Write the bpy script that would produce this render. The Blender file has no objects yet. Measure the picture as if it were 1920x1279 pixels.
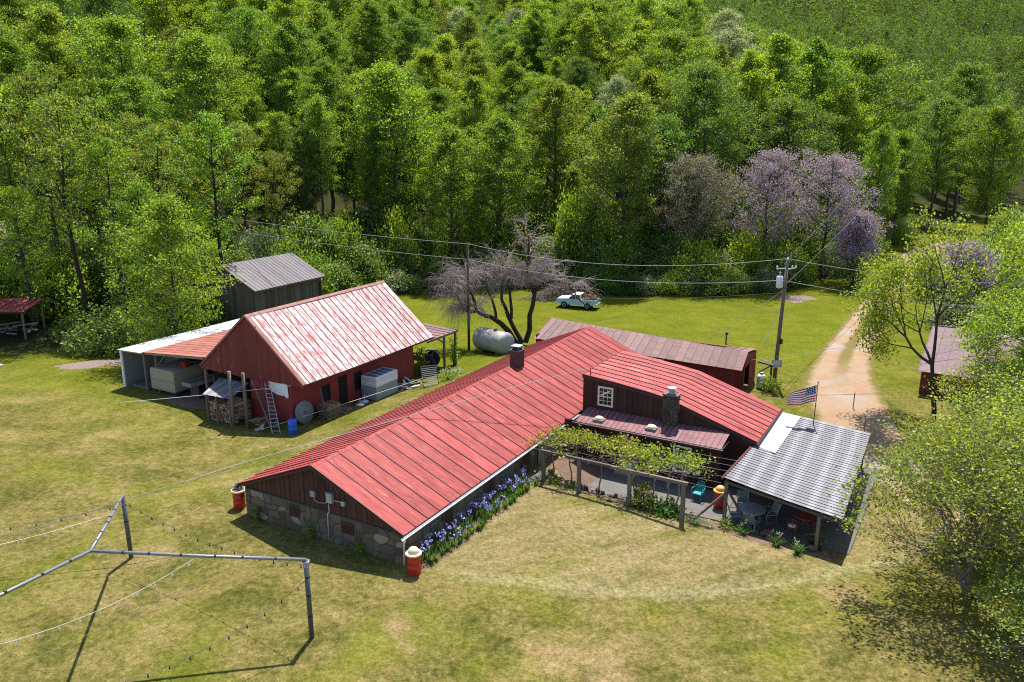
import bpy, math, random
import numpy as np
from mathutils import Vector, Matrix, Euler

# ------------------------------------------------------------------ camera, sky, sun, exposure
scene = bpy.context.scene
col = scene.collection
R = math.radians
cam_d = bpy.data.cameras.new('camera')
cam = bpy.data.objects.new('camera', cam_d)
col.objects.link(cam)
cam.location = (0, 0, 18)
cam.rotation_euler = (R(90 - 14.8), 0, 0)
cam_d.sensor_fit = 'HORIZONTAL'
cam_d.sensor_width = 36.0
cam_d.lens = 36.0 * 1480 / 1920
cam_d.clip_start = 0.5
cam_d.clip_end = 5000
scene.camera = cam

SUN_EL, SUN_AZ = R(64.5), R(13)      # azimuth measured from +Y towards +X
world = bpy.data.worlds.new('World')
scene.world = world
world.use_nodes = True
wn = world.node_tree
sky = wn.nodes.new('ShaderNodeTexSky')
sky.sky_type = 'NISHITA'
sky.sun_disc = False
sky.sun_elevation = SUN_EL
sky.sun_rotation = SUN_AZ
sky.air_density = 1.0
sky.dust_density = 0.6
wn.links.new(sky.outputs[0], wn.nodes['Background'].inputs[0])
wn.nodes['Background'].inputs[1].default_value = 0.13
sun_d = bpy.data.lights.new('sun', 'SUN')
sun_d.energy = 5.0
sun_d.angle = R(0.55)
sun_d.color = (1.0, 0.955, 0.88)
sun = bpy.data.objects.new('sun', sun_d)
col.objects.link(sun)
sdir = Vector((math.sin(SUN_AZ) * math.cos(SUN_EL), math.cos(SUN_AZ) * math.cos(SUN_EL), math.sin(SUN_EL)))
sun.rotation_euler = sdir.to_track_quat('Z', 'Y').to_euler()
sun.location = (30, 80, 120)
scene.view_settings.view_transform = 'Standard'
scene.view_settings.look = 'None'
scene.view_settings.exposure = 0.9
scene.view_settings.gamma = 1.0
scene.render.engine = 'CYCLES'
cy = scene.cycles
cy.max_bounces = 8
cy.diffuse_bounces = 6
cy.glossy_bounces = 2
cy.transmission_bounces = 4
cy.transparent_max_bounces = 6
cy.caustics_reflective = False
cy.caustics_refractive = False
cy.use_denoising = False
cy.filter_width = 1.1

# ------------------------------------------------------------------ frames, terrain height
TH = R(29.7)
OX, OY = -8.95, 32.5
CT, ST = math.cos(TH), math.sin(TH)
def wld(t, s, z=0.0):
    return (OX + t * CT + s * ST, OY - t * ST + s * CT, z)
def sm(a, b, v):
    k = min(1.0, max(0.0, (v - a) / (b - a)))
    return k * k * (3 - 2 * k)
def tab(tb, x):
    if x <= tb[0][0]: return tb[0][1]
    for (a, b), (c, d) in zip(tb, tb[1:]):
        if x <= c: return b + (d - b) * (x - a) / (c - a)
    return tb[-1][1]
EDGE = [(-90, 60), (-60, 62), (-42, 67), (-33, 74), (-26, 86), (-18, 97), (0, 102), (15, 97), (26, 93), (36, 97),
        (48, 112), (60, 128), (80, 150), (120, 190)]
def zg(x, y):
    t = (x - OX) * CT - (y - OY) * ST
    s = (x - OX) * ST + (y - OY) * CT
    z = -.75 * sm(4.6, 8.5, t) * sm(10.3, 12.4, s) * (1 - sm(23, 30, s)) - .42 * sm(8, 18, t) * (1 - sm(10.3, 12.4, s))
    z -= 1.0 * sm(6.5, 12.5, -t) * sm(-4, 6, s)
    z -= 1.7 * sm(50, 90, y) * (1 - .4 * sm(20, 60, x))
    z = max(z, -2.3)
    d = y - tab(EDGE, x) - 4
    if d > 0:
        a = x / max(y, 1)
        k = sm(.28, .5, a)
        sl = .30 - .10 * k + .11 * k * sm(160, 245, y)
        z += sl * (math.sqrt(d * d + 144) - 12)
    return z
def zl(t, s):
    x, y, _ = wld(t, s)
    return zg(x, y)

PIT = R(14.8); FPX = 1480.0
def aim(u, v, Y):
    """where the sight line through a measured point of the photograph stands at depth Y: used to read off spots and heights"""
    d = Vector((0, math.cos(PIT), -math.sin(PIT))) + Vector((1, 0, 0)) * ((u - 960) / FPX) - Vector((0, math.sin(PIT), math.cos(PIT))) * ((v - 639.5) / FPX)
    k = Y / d.y
    return d.x * k, 18 + d.z * k

# ------------------------------------------------------------------ node helpers
class NT:
    def __init__(self, name):
        self.m = bpy.data.materials.new(name)
        self.m.use_nodes = True
        self.t = self.m.node_tree
        self.n = self.t.nodes
        self.b = self.n['Principled BSDF']
        self.out = self.n['Material Output']
    def new(self, kind, **kw):
        nd = self.n.new(kind)
        for k, v in kw.items(): setattr(nd, k, v)
        return nd
    def put(self, sock, v):
        if hasattr(v, 'is_output'): self.t.links.new(v, sock)
        elif isinstance(v, (tuple, list)):
            sock.default_value = (*v, 1.0) if len(v) == 3 and len(sock.default_value) == 4 else v
        else: sock.default_value = v
    def coord(self, which='Object'):
        return self.new('ShaderNodeTexCoord').outputs[which]
    def geo(self, which): return self.new('ShaderNodeNewGeometry').outputs[which]
    def oinfo(self, which='Random'): return self.new('ShaderNodeObjectInfo').outputs[which]
    def math(self, op, a, b=0.0, c=None):
        nd = self.new('ShaderNodeMath', operation=op)
        self.put(nd.inputs[0], a); self.put(nd.inputs[1], b)
        if c is not None: self.put(nd.inputs[2], c)
        return nd.outputs[0]
    def vmath(self, op, a, b=(0, 0, 0)):
        nd = self.new('ShaderNodeVectorMath', operation=op)
        self.put(nd.inputs[0], a); self.put(nd.inputs[1], b)
        return nd.outputs[0]
    def scale(self, v, s):
        nd = self.new('ShaderNodeMapping'); self.put(nd.inputs[0], v); nd.inputs['Scale'].default_value = s
        return nd.outputs[0]
    def rotz(self, v, a, s=(1, 1, 1)):
        nd = self.new('ShaderNodeMapping'); self.put(nd.inputs[0], v)
        nd.inputs['Rotation'].default_value = (0, 0, a); nd.inputs['Scale'].default_value = s
        return nd.outputs[0]
    def noise(self, v, scale, detail=3.0, rough=.55, dist=0.0):
        nd = self.new('ShaderNodeTexNoise')
        self.put(nd.inputs['Vector'], v)
        nd.inputs['Scale'].default_value = scale; nd.inputs['Detail'].default_value = detail
        nd.inputs['Roughness'].default_value = rough; nd.inputs['Distortion'].default_value = dist
        return nd.outputs[0]
    def voro(self, v, scale, feature='F1', out='Distance'):
        nd = self.new('ShaderNodeTexVoronoi', feature=feature)
        self.put(nd.inputs['Vector'], v); nd.inputs['Scale'].default_value = scale
        return nd.outputs[out]
    def wave(self, v, scale, dist=0.0, dscale=1.0, prof='SIN'):
        nd = self.new('ShaderNodeTexWave', wave_profile=prof)
        self.put(nd.inputs['Vector'], v); nd.inputs['Scale'].default_value = scale
        nd.inputs['Distortion'].default_value = dist; nd.inputs['Detail Scale'].default_value = dscale
        return nd.outputs['Fac']
    def ramp(self, f, stops, interp='LINEAR'):
        nd = self.new('ShaderNodeValToRGB'); self.put(nd.inputs[0], f)
        cr = nd.color_ramp; cr.interpolation = interp
        while len(cr.elements) < len(stops): cr.elements.new(.5)
        for e, (p, c) in zip(cr.elements, stops):
            e.position = p; e.color = (*c, 1) if isinstance(c, (tuple, list)) else (c, c, c, 1)
        return nd.outputs[0]
    def mix(self, f, a, b, mode='MIX'):
        nd = self.new('ShaderNodeMix', data_type='RGBA', blend_type=mode)
        self.put(nd.inputs[0], f); self.put(nd.inputs[6], a); self.put(nd.inputs[7], b)
        return nd.outputs[2]
    def hsv(self, c, h=.5, s=1.0, v=1.0):
        nd = self.new('ShaderNodeHueSaturation'); self.put(nd.inputs['Color'], c)
        self.put(nd.inputs['Hue'], h); self.put(nd.inputs['Saturation'], s); self.put(nd.inputs['Value'], v)
        return nd.outputs[0]
    def rnd(self, lo, hi, f=None):
        f = self.oinfo() if f is None else f
        return self.math('MULTIPLY_ADD', f, hi - lo, lo)
    def xyz(self, v):
        nd = self.new('ShaderNodeSeparateXYZ'); self.put(nd.inputs[0], v); return nd.outputs
    def bump(self, h, strength=.3, dist=.02):
        nd = self.new('ShaderNodeBump'); self.put(nd.inputs['Height'], h)
        nd.inputs['Strength'].default_value = strength; nd.inputs['Distance'].default_value = dist
        self.t.links.new(nd.outputs[0], self.b.inputs['Normal'])
    def fin(self, color=None, rough=None, metal=None, spec=None):
        if color is not None: self.put(self.b.inputs['Base Color'], color)
        if rough is not None: self.put(self.b.inputs['Roughness'], rough)
        if metal is not None: self.put(self.b.inputs['Metallic'], metal)
        if spec is not None: self.b.inputs['Specular IOR Level'].default_value = spec
        return self.m
    def ovec(self, k=37.0):
        """object coordinates shifted per object, so alike pieces do not repeat"""
        r = self.oinfo()
        nd = self.new('ShaderNodeCombineXYZ')
        self.put(nd.inputs[0], self.math('MULTIPLY', r, k)); self.put(nd.inputs[1], self.math('MULTIPLY', r, k * 1.7))
        return self.vmath('ADD', self.coord(), nd.outputs[0])

MATS = {}
def plain(name, c, rough=.6, metal=0.0, var=.18, sc=6.0, spec=.4, bump=0.0):
    """paint or plastic with faint mottling and per-object tint"""
    n = NT(name)
    v = n.ovec()
    f = n.noise(v, sc, 4.0)
    base = n.mix(f, tuple(x * (1 - var) for x in c), tuple(min(1, x * (1 + var)) for x in c))
    base = n.hsv(base, v=n.rnd(.9, 1.1))
    if bump: n.bump(n.noise(v, sc * 6, 3.0), bump, .01)
    MATS[name] = n.fin(base, rough, metal, spec)
    return MATS[name]

def leafmat(name, stops, trans=.45, tv=(.8, 1.3), hv=(.485, .512), tcol=1.8, patchy=0.0):
    n = NT(name)
    isl = n.geo('Random Per Island')
    c = n.ramp(isl, stops)
    r = n.oinfo()
    if patchy: r = n.ramp(n.voro(n.geo('Position'), patchy, 'F1', 'Color'), [(0, 0.0), (1, 1.0)])
    r2 = n.math('FRACT', n.math('MULTIPLY', r, 7.31))
    c = n.hsv(c, h=n.rnd(hv[0], hv[1], r2), v=n.rnd(tv[0], tv[1], r))
    d = n.new('ShaderNodeBsdfDiffuse'); n.put(d.inputs[0], c)
    t = n.new('ShaderNodeBsdfTranslucent')
    n.put(t.inputs[0], n.mix(1.0, c, (1.25 * tcol, 1.2 * tcol, .55 * tcol), 'MULTIPLY'))
    m1 = n.new('ShaderNodeMixShader'); m1.inputs[0].default_value = trans
    n.t.links.new(d.outputs[0], m1.inputs[1]); n.t.links.new(t.outputs[0], m1.inputs[2])
    g = n.new('ShaderNodeBsdfGlossy'); n.put(g.inputs[0], (.75, .85, .65)); g.inputs['Roughness'].default_value = .5
    m2 = n.new('ShaderNodeMixShader'); m2.inputs[0].default_value = .03
    n.t.links.new(m1.outputs[0], m2.inputs[1]); n.t.links.new(g.outputs[0], m2.inputs[2])
    n.t.links.new(m2.outputs[0], n.out.inputs[0])
    n.n.remove(n.b)
    MATS[name] = n.m
    return n.m

# ------------------------------------------------------------------ surface materials
def mk_lawn():
    n = NT('lawn_grass')
    P = n.geo('Position')
    X = n.xyz(P)
    big = n.noise(P, .055, 3.0, .55)
    mid = n.noise(P, .33, 4.0, .6, .4)
    fine = n.noise(P, 2.6, 5.0, .72)
    vfine = n.noise(n.scale(P, (1, 1.6, 1)), 13.0, 3.0, .75)
    # dry front lawn: straw, olive and green patches
    dry = n.ramp(n.math('ADD', n.math('MULTIPLY', mid, .44), n.math('MULTIPLY', fine, .56)),
                 [(.35, (.050, .052, .011)), (.44, (.090, .082, .020)), (.52, (.142, .117, .036)), (.62, (.205, .160, .062))])
    green = n.ramp(n.math('ADD', n.math('MULTIPLY', mid, .55), n.math('MULTIPLY', fine, .45)),
                   [(.32, (.070, .085, .006)), (.5, (.102, .115, .008)), (.68, (.150, .145, .014))])
    # greener towards the back field and in the low ground by the barn
    yy = n.math('ADD', X[1], n.math('MULTIPLY', n.math('SUBTRACT', big, .5), 46.0))
    backm = n.ramp(n.math('DIVIDE', n.math('SUBTRACT', yy, 47.0), 22.0), [(0, 0.0), (1, 1.0)])
    patch = n.ramp(n.noise(P, .16, 3.0, .6, .6), [(.47, 0.0), (.64, .62)])
    c = n.mix(n.math('MAXIMUM', backm, patch), dry, green)
    # bare, trampled tan patches
    bare = n.ramp(n.noise(n.vmath('ADD', P, (31, 7, 0)), .21, 4.0, .62, .5), [(.585, 0.0), (.70, .8)])
    bare = n.math('MULTIPLY', bare, n.math('SUBTRACT', 1.0, n.math('MULTIPLY', backm, .85)))
    c = n.mix(bare, c, n.mix(fine, (.19, .128, .055), (.27, .195, .10)))
    # mower passes: gently curved strips round the yard
    dx = n.math('SUBTRACT', X[0], 4.5); dy = n.math('SUBTRACT', X[1], 55.0)
    rad = n.math('SQRT', n.math('ADD', n.math('MULTIPLY', dx, dx), n.math('MULTIPLY', dy, dy)))
    rad = n.math('ADD', rad, n.math('MULTIPLY', n.math('SUBTRACT', mid, .5), 1.1))
    cr = n.new('ShaderNodeCombineXYZ'); n.put(cr.inputs[0], rad)
    w = n.wave(cr.outputs[0], .30, .35)
    c = n.mix(n.math('MULTIPLY', n.ramp(w, [(.25, 0.0), (.8, 1.0)]), .24), c, n.mix(1.0, c, (.72, .80, .60), 'MULTIPLY'))
    # a windrow of pale clippings along the outer pass
    ringd = n.math('ABSOLUTE', n.math('SUBTRACT', rad, 26.2))
    ring = n.math('MULTIPLY', n.ramp(ringd, [(0.0, .8), (.85, 0.0)]), n.ramp(fine, [(.35, .25), (.6, 1.0)]))
    ring = n.math('MULTIPLY', ring, n.ramp(n.math('MULTIPLY_ADD', X[0], .12, .5), [(0.0, 0.0), (.3, 1.0)]))
    ring = n.math('MULTIPLY', ring, n.math('LESS_THAN', X[1], 40.0))
    # the freshly cut fan inside it, paler and combed by the mower
    rot = n.rotz(P, R(-24)); rx = n.xyz(rot)
    fan = n.math('MULTIPLY', n.ramp(n.math('MULTIPLY', rad, 1 / 30.0), [(.84, 1.0), (.88, 0.0)]), n.ramp(n.math('DIVIDE', X[1], 100.0), [(.405, 1.0), (.42, 0.0)]))
    cr2 = n.new('ShaderNodeCombineXYZ'); n.put(cr2.inputs[0], n.math('ADD', rx[1], n.math('MULTIPLY', n.math('SUBTRACT', mid, .5), 1.6)))
    fw = n.noise(n.scale(rot, (.22, 1.5, 1)), .9, 4.0, .6)
    c = n.mix(n.math('MULTIPLY', fan, n.ramp(fw, [(.36, .12), (.62, .75)])), c, n.mix(fine, (.17, .132, .056), (.275, .215, .115)))
    c = n.mix(ring, c, (.25, .215, .11))
    # blade scale break up
    tuft = n.noise(P, 5.5, 4.0, .7)
    bl = n.math('ADD', n.math('MULTIPLY', vfine, .55), n.math('MULTIPLY', tuft, .45))
    c = n.mix(n.ramp(bl, [(.38, .95), (.50, 0.0)]), c, n.mix(1.0, c, (.42, .50, .38), 'MULTIPLY'))
    c = n.mix(n.ramp(bl, [(.50, 0.0), (.62, .95)]), c, n.mix(1.0, c, (1.6, 1.5, 1.6), 'MULTIPLY'))
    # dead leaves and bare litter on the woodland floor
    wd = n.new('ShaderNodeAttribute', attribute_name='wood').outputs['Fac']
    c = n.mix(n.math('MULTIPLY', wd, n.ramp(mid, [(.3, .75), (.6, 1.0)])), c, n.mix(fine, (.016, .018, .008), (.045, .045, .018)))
    n.bump(n.math('ADD', n.math('MULTIPLY', vfine, .6), fine), .55, .09)
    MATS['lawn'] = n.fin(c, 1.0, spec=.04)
mk_lawn()

def mk_road():
    n = NT('gravel_road')
    P = n.geo('Position')
    uv = n.xyz(n.coord('UV'))
    a = n.noise(P, .7, 4.0, .6); f = n.noise(P, 7.0, 5.0, .75); big = n.noise(P, .18, 2.0)
    c = n.mix(f, (.21, .135, .080), (.36, .265, .175))
    c = n.mix(n.ramp(a, [(.45, 0.0), (.65, .8)]), c, n.mix(f, (.24, .125, .070), (.32, .185, .115)))
    c = n.mix(n.ramp(big, [(.52, 0.0), (.66, .7)]), c, n.mix(f, (.20, .185, .175), (.36, .34, .32)))
    # grassy strip between the wheel tracks, and ragged grassy shoulders
    ctr = n.math('ABSOLUTE', n.math('SUBTRACT', uv[0], .5))
    wob = n.math('ADD', ctr, n.math('MULTIPLY', n.math('SUBTRACT', n.noise(P, .9, 4.0, .7), .5), .26))
    strip = n.math('MULTIPLY', n.ramp(wob, [(.07, .9), (.15, 0.0)]), n.ramp(uv[1], [(.38, 0.0), (.48, 1.0)]))
    g = n.mix(f, (.09, .085, .016), (.17, .135, .045))
    c = n.mix(strip, c, g)
    sh = n.ramp(wob, [(.36, 0.0), (.46, 1.0)])
    c = n.mix(sh, c, g)
    n.bump(f, .5, .05)
    MATS['road'] = n.fin(c, 1.0, spec=.05)
mk_road()

def roofmat(name, base, pale, peel, peelc, streak=.5, rough=.45, metal=0.0, vr=(.86, 1.12), rust=None, K=.66):
    base, pale, peelc = (tuple(x * K for x in q) for q in (base, pale, peelc))
    rough = max(rough, .62)
    n = NT(name)
    v = n.ovec(53.0)
    lo = n.noise(n.scale(v, (.55, 1.9, .55)), 1.5, 6.0, .68)
    st = n.noise(n.scale(v, (.5, 7.0, .5)), 2.2, 4.0, .65)
    c = n.mix(n.ramp(lo, [(.40, 0.0), (.62, 1.0)]), base, pale)
    c = n.mix(n.math('MULTIPLY', n.ramp(st, [(.42, 0.0), (.68, 1.0)]), streak), c, n.mix(.5, pale, peelc))
    pm = n.noise(n.scale(v, (.6, 2.6, .6)), 1.5, 7.0, .74)
    c = n.mix(n.ramp(pm, [(1 - peel - .02, 0.0), (1 - peel + .09, .75)]), c, peelc)
    if rust:
        rm = n.noise(n.scale(v, (.9, 3.4, .9)), 1.6, 7.0, .74)
        c = n.mix(n.ramp(rm, [(.495, 0.0), (.555, .85)]), c, rust)
    c = n.hsv(c, v=n.rnd(*vr))
    n.bump(n.noise(v, 2.2, 3.0), .14, .03)
    MATS[name] = n.fin(c, rough, metal, .22)
roofmat('red_roof', (.30, .020, .017), (.48, .070, .058), .40, (.62, .24, .205), .5, .5, 0.0, (.84, 1.14))
roofmat('red_roof_faded', (.31, .023, .020), (.49, .085, .073), .42, (.64, .31, .28), .55, .5, 0.0, (.84, 1.14))
roofmat('barn_roof', (.66, .55, .54), (.76, .71, .70), .40, (.46, .20, .17), .25, .55, 0.0, (.86, 1.1), (.36, .11, .075), .70)
roofmat('barn_trim', (.36, .11, .07), (.50, .23, .19), .36, (.75, .62, .58), .3, .6)
roofmat('brown_roof', (.185, .10, .105), (.27, .17, .18), .36, (.42, .30, .27), .5, .5, 0.0, (.8, 1.15), (.25, .10, .06))
roofmat('mauve_roof', (.17, .09, .10), (.235, .14, .15), .30, (.40, .30, .30), .5, .45)
roofmat('dark_roof', (.16, .135, .145), (.22, .195, .21), .2, (.27, .25, .27), .3, .5, 0.0, (.8, 1.15))
roofmat('porch_roof', (.25, .075, .085), (.33, .14, .15), .33, (.44, .28, .28), .5, .5)
roofmat('lean_roof', (.30, .065, .05), (.42, .14, .11), .38, (.60, .42, .38), .75, .5, 0.0, (.8, 1.15), (.33, .12, .06))
plain('red_seam', (.075, .014, .016), .6, var=.3)  # rib colour: dark sealant, with the ribs' small cast shadow painted in
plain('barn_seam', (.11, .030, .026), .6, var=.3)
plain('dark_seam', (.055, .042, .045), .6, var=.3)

def mk_tin():
    n = NT('galvanised_tin')
    v = n.ovec(20)
    c = n.mix(n.noise(v, 3.0, 4.0), (.125, .12, .13), (.20, .195, .207))
    x = n.xyz(n.geo('Position'))
    # dull and bright bands where the sheets cross the purlins
    u = n.math('ADD', n.math('MULTIPLY', x[0], CT), n.math('MULTIPLY', x[1], -ST))
    cr = n.new('ShaderNodeCombineXYZ'); n.put(cr.inputs[0], u)
    w = n.wave(n.vmath('ADD', cr.outputs[0], n.scale(n.geo('Position'), (.03, .03, .03))), .34, 2.2, 2.0)
    c = n.mix(n.ramp(w, [(.45, 0.0), (1.0, .5)]), c, (.33, .33, .355))
    c = n.mix(n.ramp(n.noise(v, 1.3, 5.0, .7), [(.56, 0.0), (.75, .6)]), c, (.11, .10, .105))
    MATS['tin'] = n.fin(c, .6, .1, .3)
mk_tin()

def woodmat(name, a, b, sc=3.0, rough=.8, peel=None, peelf=.3, vr=(.8, 1.2)):
    a, b = tuple(x * .8 for x in a), tuple(x * .8 for x in b)
    n = NT(name)
    v = n.ovec(61.0)
    g = n.noise(n.scale(v, (9, 9, .8)), sc, 5.0, .65)
    c = n.mix(g, a, b)
    if peel:
        p = n.noise(n.scale(v, (5, 5, .9)), 1.6, 6.0, .7)
        c = n.mix(n.ramp(p, [(1 - peelf, 0.0), (1 - peelf + .06, .8)]), c, peel)
    c = n.hsv(c, v=n.rnd(*vr))
    n.bump(g, .3, .01)
    MATS[name] = n.fin(c, rough, spec=.25)
woodmat('gable_board', (.080, .036, .026), (.130, .060, .044), peel=(.17, .085, .06), peelf=.36)
woodmat('brown_board', (.044, .020, .016), (.082, .037, .029), peel=(.11, .06, .05), peelf=.34)
woodmat('barn_board', (.16, .028, .026), (.25, .055, .048), peel=(.42, .25, .22), peelf=.37)
woodmat('shed_board', (.20, .030, .028), (.30, .058, .05), peel=(.38, .20, .17), peelf=.34)
woodmat('grey_wood', (.20, .17, .15), (.36, .33, .30))
woodmat('dark_wood', (.075, .060, .052), (.15, .125, .11))
woodmat('old_plank', (.075, .058, .048), (.165, .138, .118), vr=(.65, 1.3))
woodmat('post_wood', (.13, .105, .085), (.25, .205, .165))
woodmat('pale_wood', (.34, .25, .16), (.50, .40, .27))
woodmat('firewood_wood', (.16, .11, .07), (.42, .31, .20), vr=(.6, 1.3))
plain('barn_paint', (0.218, 0.028, 0.030), .75, var=.22, sc=2.0, bump=.15)
plain('fascia', (.05, .018, .020), .6)
plain('white_paint', (.74, .74, .72), .5, var=.08)
plain('cream_paint', (.66, .60, .47), .55, var=.1)
plain('white_sheet', (.50, .50, .51), .5, var=.28, sc=2.0)
plain('galv', (.36, .375, .40), .45, .45, var=.2)
plain('grey_metal', (.36, .38, .40), .45, .3)
plain('pipe_grey', (.20, .21, .225), .45, .3, var=.2)
plain('pipe_dark', (.085, .088, .092), .55, .2)
plain('black', (.018, .018, .018), .6)
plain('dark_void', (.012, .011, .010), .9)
plain('barrel_red', (.40, .025, .015), .4, var=.12)
plain('barrel_lid', (.62, .50, .34), .5, var=.1)
plain('yellow_lid', (.62, .36, .07), .5)
plain('blue_plastic', (.02, .10, .50), .4)
plain('teal_plastic', (.02, .25, .26), .4)
plain('tractor_blue', (.03, .10, .24), .45)
plain('truck_paint', (.36, .50, .64), .3, var=.05)
plain('rubber', (.02, .02, .02), .8)
plain('white_plastic', (.72, .73, .76), .45, var=.06)
plain('grey_plastic', (.25, .30, .32), .5, var=.12)
plain('door_red', (.42, .02, .015), .45)
plain('door_blue', (.10, .20, .28), .5)
plain('concrete', (.115, .105, .098), .9, var=.3, sc=1.4, bump=.2)
plain('beige_panel', (0.312, 0.281, 0.211), .6, var=.15, sc=1.5)
plain('tank_paint', (0.406, 0.398, 0.367), .6, var=.25, sc=1.2)
plain('rust', (.25, .09, .05), .8, var=.4)
plain('terracotta', (.30, .12, .07), .8)
plain('dark_pot', (.05, .025, .02), .5)
plain('mesh_grey', (.13, .15, .16), .6)
plain('red_iron', (.28, .05, .05), .5)
plain('cable', (.24, .24, .245), .5)
plain('thin_cable', (.10, .10, .10), .6)
plain('white_cord', (.70, .70, .68), .6)
plain('orange_cord', (.60, .16, .03), .6)
plain('soil', (0.133, 0.082, 0.055), .95, var=.45, sc=3.0, bump=.5)
plain('mulch', (0.169, 0.122, 0.103), .95, var=.5, sc=5.0, bump=.6)
plain('mortar', (0.078, 0.069, 0.058), .95, var=.3, sc=3.0, bump=.4)
plain('brick_dark', (.085, .035, .03), .8, var=.4, sc=8.0)
plain('hay', (0.296, 0.172, 0.109), .95, var=.4, sc=5.0, bump=.6)
plain('tarp_blue', (.10, .16, .22), .5)
plain('block_grey', (0.187, 0.195, 0.203), .85, var=.3, sc=2.0, bump=.3)
plain('yellow_sign', (.75, .38, .02), .5)

def mk_stone():
    n = NT('field_stone')
    v = n.ovec(91.0)
    r = n.oinfo()
    c = n.ramp(n.math('FRACT', n.math('MULTIPLY', r, 5.77)), [(0, (.095, .072, .052)), (.3, (.15, .118, .085)), (.6, (.185, .148, .105)), (.85, (.12, .105, .092)), (1.0, (.34, .29, .22))])
    f = n.noise(v, 4.0, 6.0, .7)
    c = n.mix(f, n.mix(1.0, c, (.55, .55, .52), 'MULTIPLY'), c)
    n.bump(f, .6, .04)
    MATS['stone'] = n.fin(c, .9, spec=.2)
    n = NT('chimney_stone')
    isl = n.geo('Random Per Island')
    v = n.coord()
    c = n.ramp(isl, [(0, (.06, .045, .032)), (.4, (.12, .092, .066)), (.7, (.088, .074, .062)), (1.0, (.21, .17, .125))])
    f = n.noise(v, 7.0, 5.0, .7)
    c = n.mix(f, n.mix(1.0, c, (.5, .5, .5), 'MULTIPLY'), c)
    n.bump(f, .5, .03)
    MATS['chimney_stone'] = n.fin(c, .9, spec=.2)
    n = NT('pale_rubble')
    isl = n.geo('Random Per Island')
    c = n.ramp(isl, [(0, (.20, .15, .12)), (.5, (.36, .28, .22)), (1.0, (.52, .44, .37))])
    MATS['rubble'] = n.fin(n.mix(n.noise(n.coord(), 5.0, 4.0), n.mix(1.0, c, (.6, .6, .6), 'MULTIPLY'), c), .9, spec=.2)
    n = NT('log_ends')
    isl = n.geo('Random Per Island')
    c = n.ramp(isl, [(0, (.09, .065, .05)), (.5, (.24, .17, .11)), (1.0, (.48, .37, .25))])
    MATS['log_ends'] = n.fin(c, .9, spec=.15)
    n = NT('window_glass')
    MATS['glass'] = n.fin((.02, .025, .03), .06, spec=.6)
    n = NT('table_glass')
    MATS['table_glass'] = n.fin((.14, .24, .24), .25, spec=.5)
mk_stone()

def barkmat(name, a, b):
    n = NT(name)
    v = n.coord()
    g = n.noise(n.scale(v, (3, 3, .6)), 4.0, 5.0, .7)
    c = n.hsv(n.mix(g, a, b), v=n.rnd(.8, 1.2))
    n.bump(g, .5, .03)
    MATS[name] = n.fin(c, .95, spec=.1)
barkmat('bark', (.045, .036, .030), (.12, .10, .082))
barkmat('bark_pale', (.13, .12, .105), (.27, .25, .22))
barkmat('bark_twig', (.15, .115, .098), (.26, .205, .18))
barkmat('twig_grey', (.22, .175, .165), (.36, .30, .285))
barkmat('bark_dark', (.028, .022, .019), (.075, .058, .048))

leafmat('leaf_forest', [(0, (.060, .105, .014)), (.35, (.095, .160, .018)), (.7, (.130, .205, .022)), (1, (.180, .255, .036))], .52)
leafmat('leaf_forest_yellow', [(0, (.082, .128, .014)), (.4, (.128, .190, .018)), (.8, (.172, .240, .024)), (1, (.230, .285, .040))], .54)
leafmat('leaf_forest_deep', [(0, (.048, .092, .018)), (.5, (.080, .140, .024)), (1, (.130, .195, .044))], .48)
leafmat('leaf_bright', [(0, (.095, .145, .014)), (.5, (.145, .205, .018)), (1, (.215, .265, .034))], .46, (.8, 1.3), (.49, .51), 1.45)
leafmat('leaf_olive', [(0, (.068, .110, .018)), (.45, (.105, .155, .022)), (.84, (.150, .190, .030)), (1, (.225, .150, .06))], .46)
leafmat('leaf_spring', [(0, (.110, .165, .016)), (.5, (.165, .225, .022)), (1, (.250, .285, .040))], .50)
leafmat('leaf_shrub', [(0, (.058, .108, .022)), (.5, (.098, .155, .030)), (.85, (.150, .205, .055)), (1, (.25, .29, .16))], .46)
leafmat('leaf_silver', [(0, (.100, .140, .070)), (.5, (.165, .200, .115)), (1, (.30, .33, .24))], .40)
leafmat('leaf_vine', [(0, (.120, .180, .016)), (.5, (.180, .240, .022)), (.85, (.255, .275, .034)), (1, (.32, .22, .05))], .46)
leafmat('leaf_blade', [(0, (.040, .100, .018)), (.5, (.065, .145, .022)), (1, (.12, .20, .05))], .36)
leafmat('petal_purple', [(0, (.24, .16, .34)), (.4, (.34, .25, .44)), (.74, (.46, .36, .54)), (.77, (.12, .15, .05)), (1, (.22, .22, .10))], .38, (.85, 1.15), (.495, .505), 1.0)
leafmat('petal_faded', [(0, (.10, .12, .04)), (.45, (.17, .17, .06)), (.6, (.27, .22, .28)), (1, (.36, .30, .34))], .36, (.85, 1.15), (.495, .505), 1.0)
leafmat('petal_iris', [(0, (.12, .12, .52)), (.5, (.24, .24, .70)), (1, (.45, .45, .85))], .35, (.85, 1.15), (.495, .505), .8)
leafmat('leaf_far', [(0, (.040, .080, .016)), (.35, (.066, .115, .020)), (.7, (.092, .145, .024)), (1, (.130, .180, .036))], .46, (.55, 1.45), (.480, .520), 1.5, .085)
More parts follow.
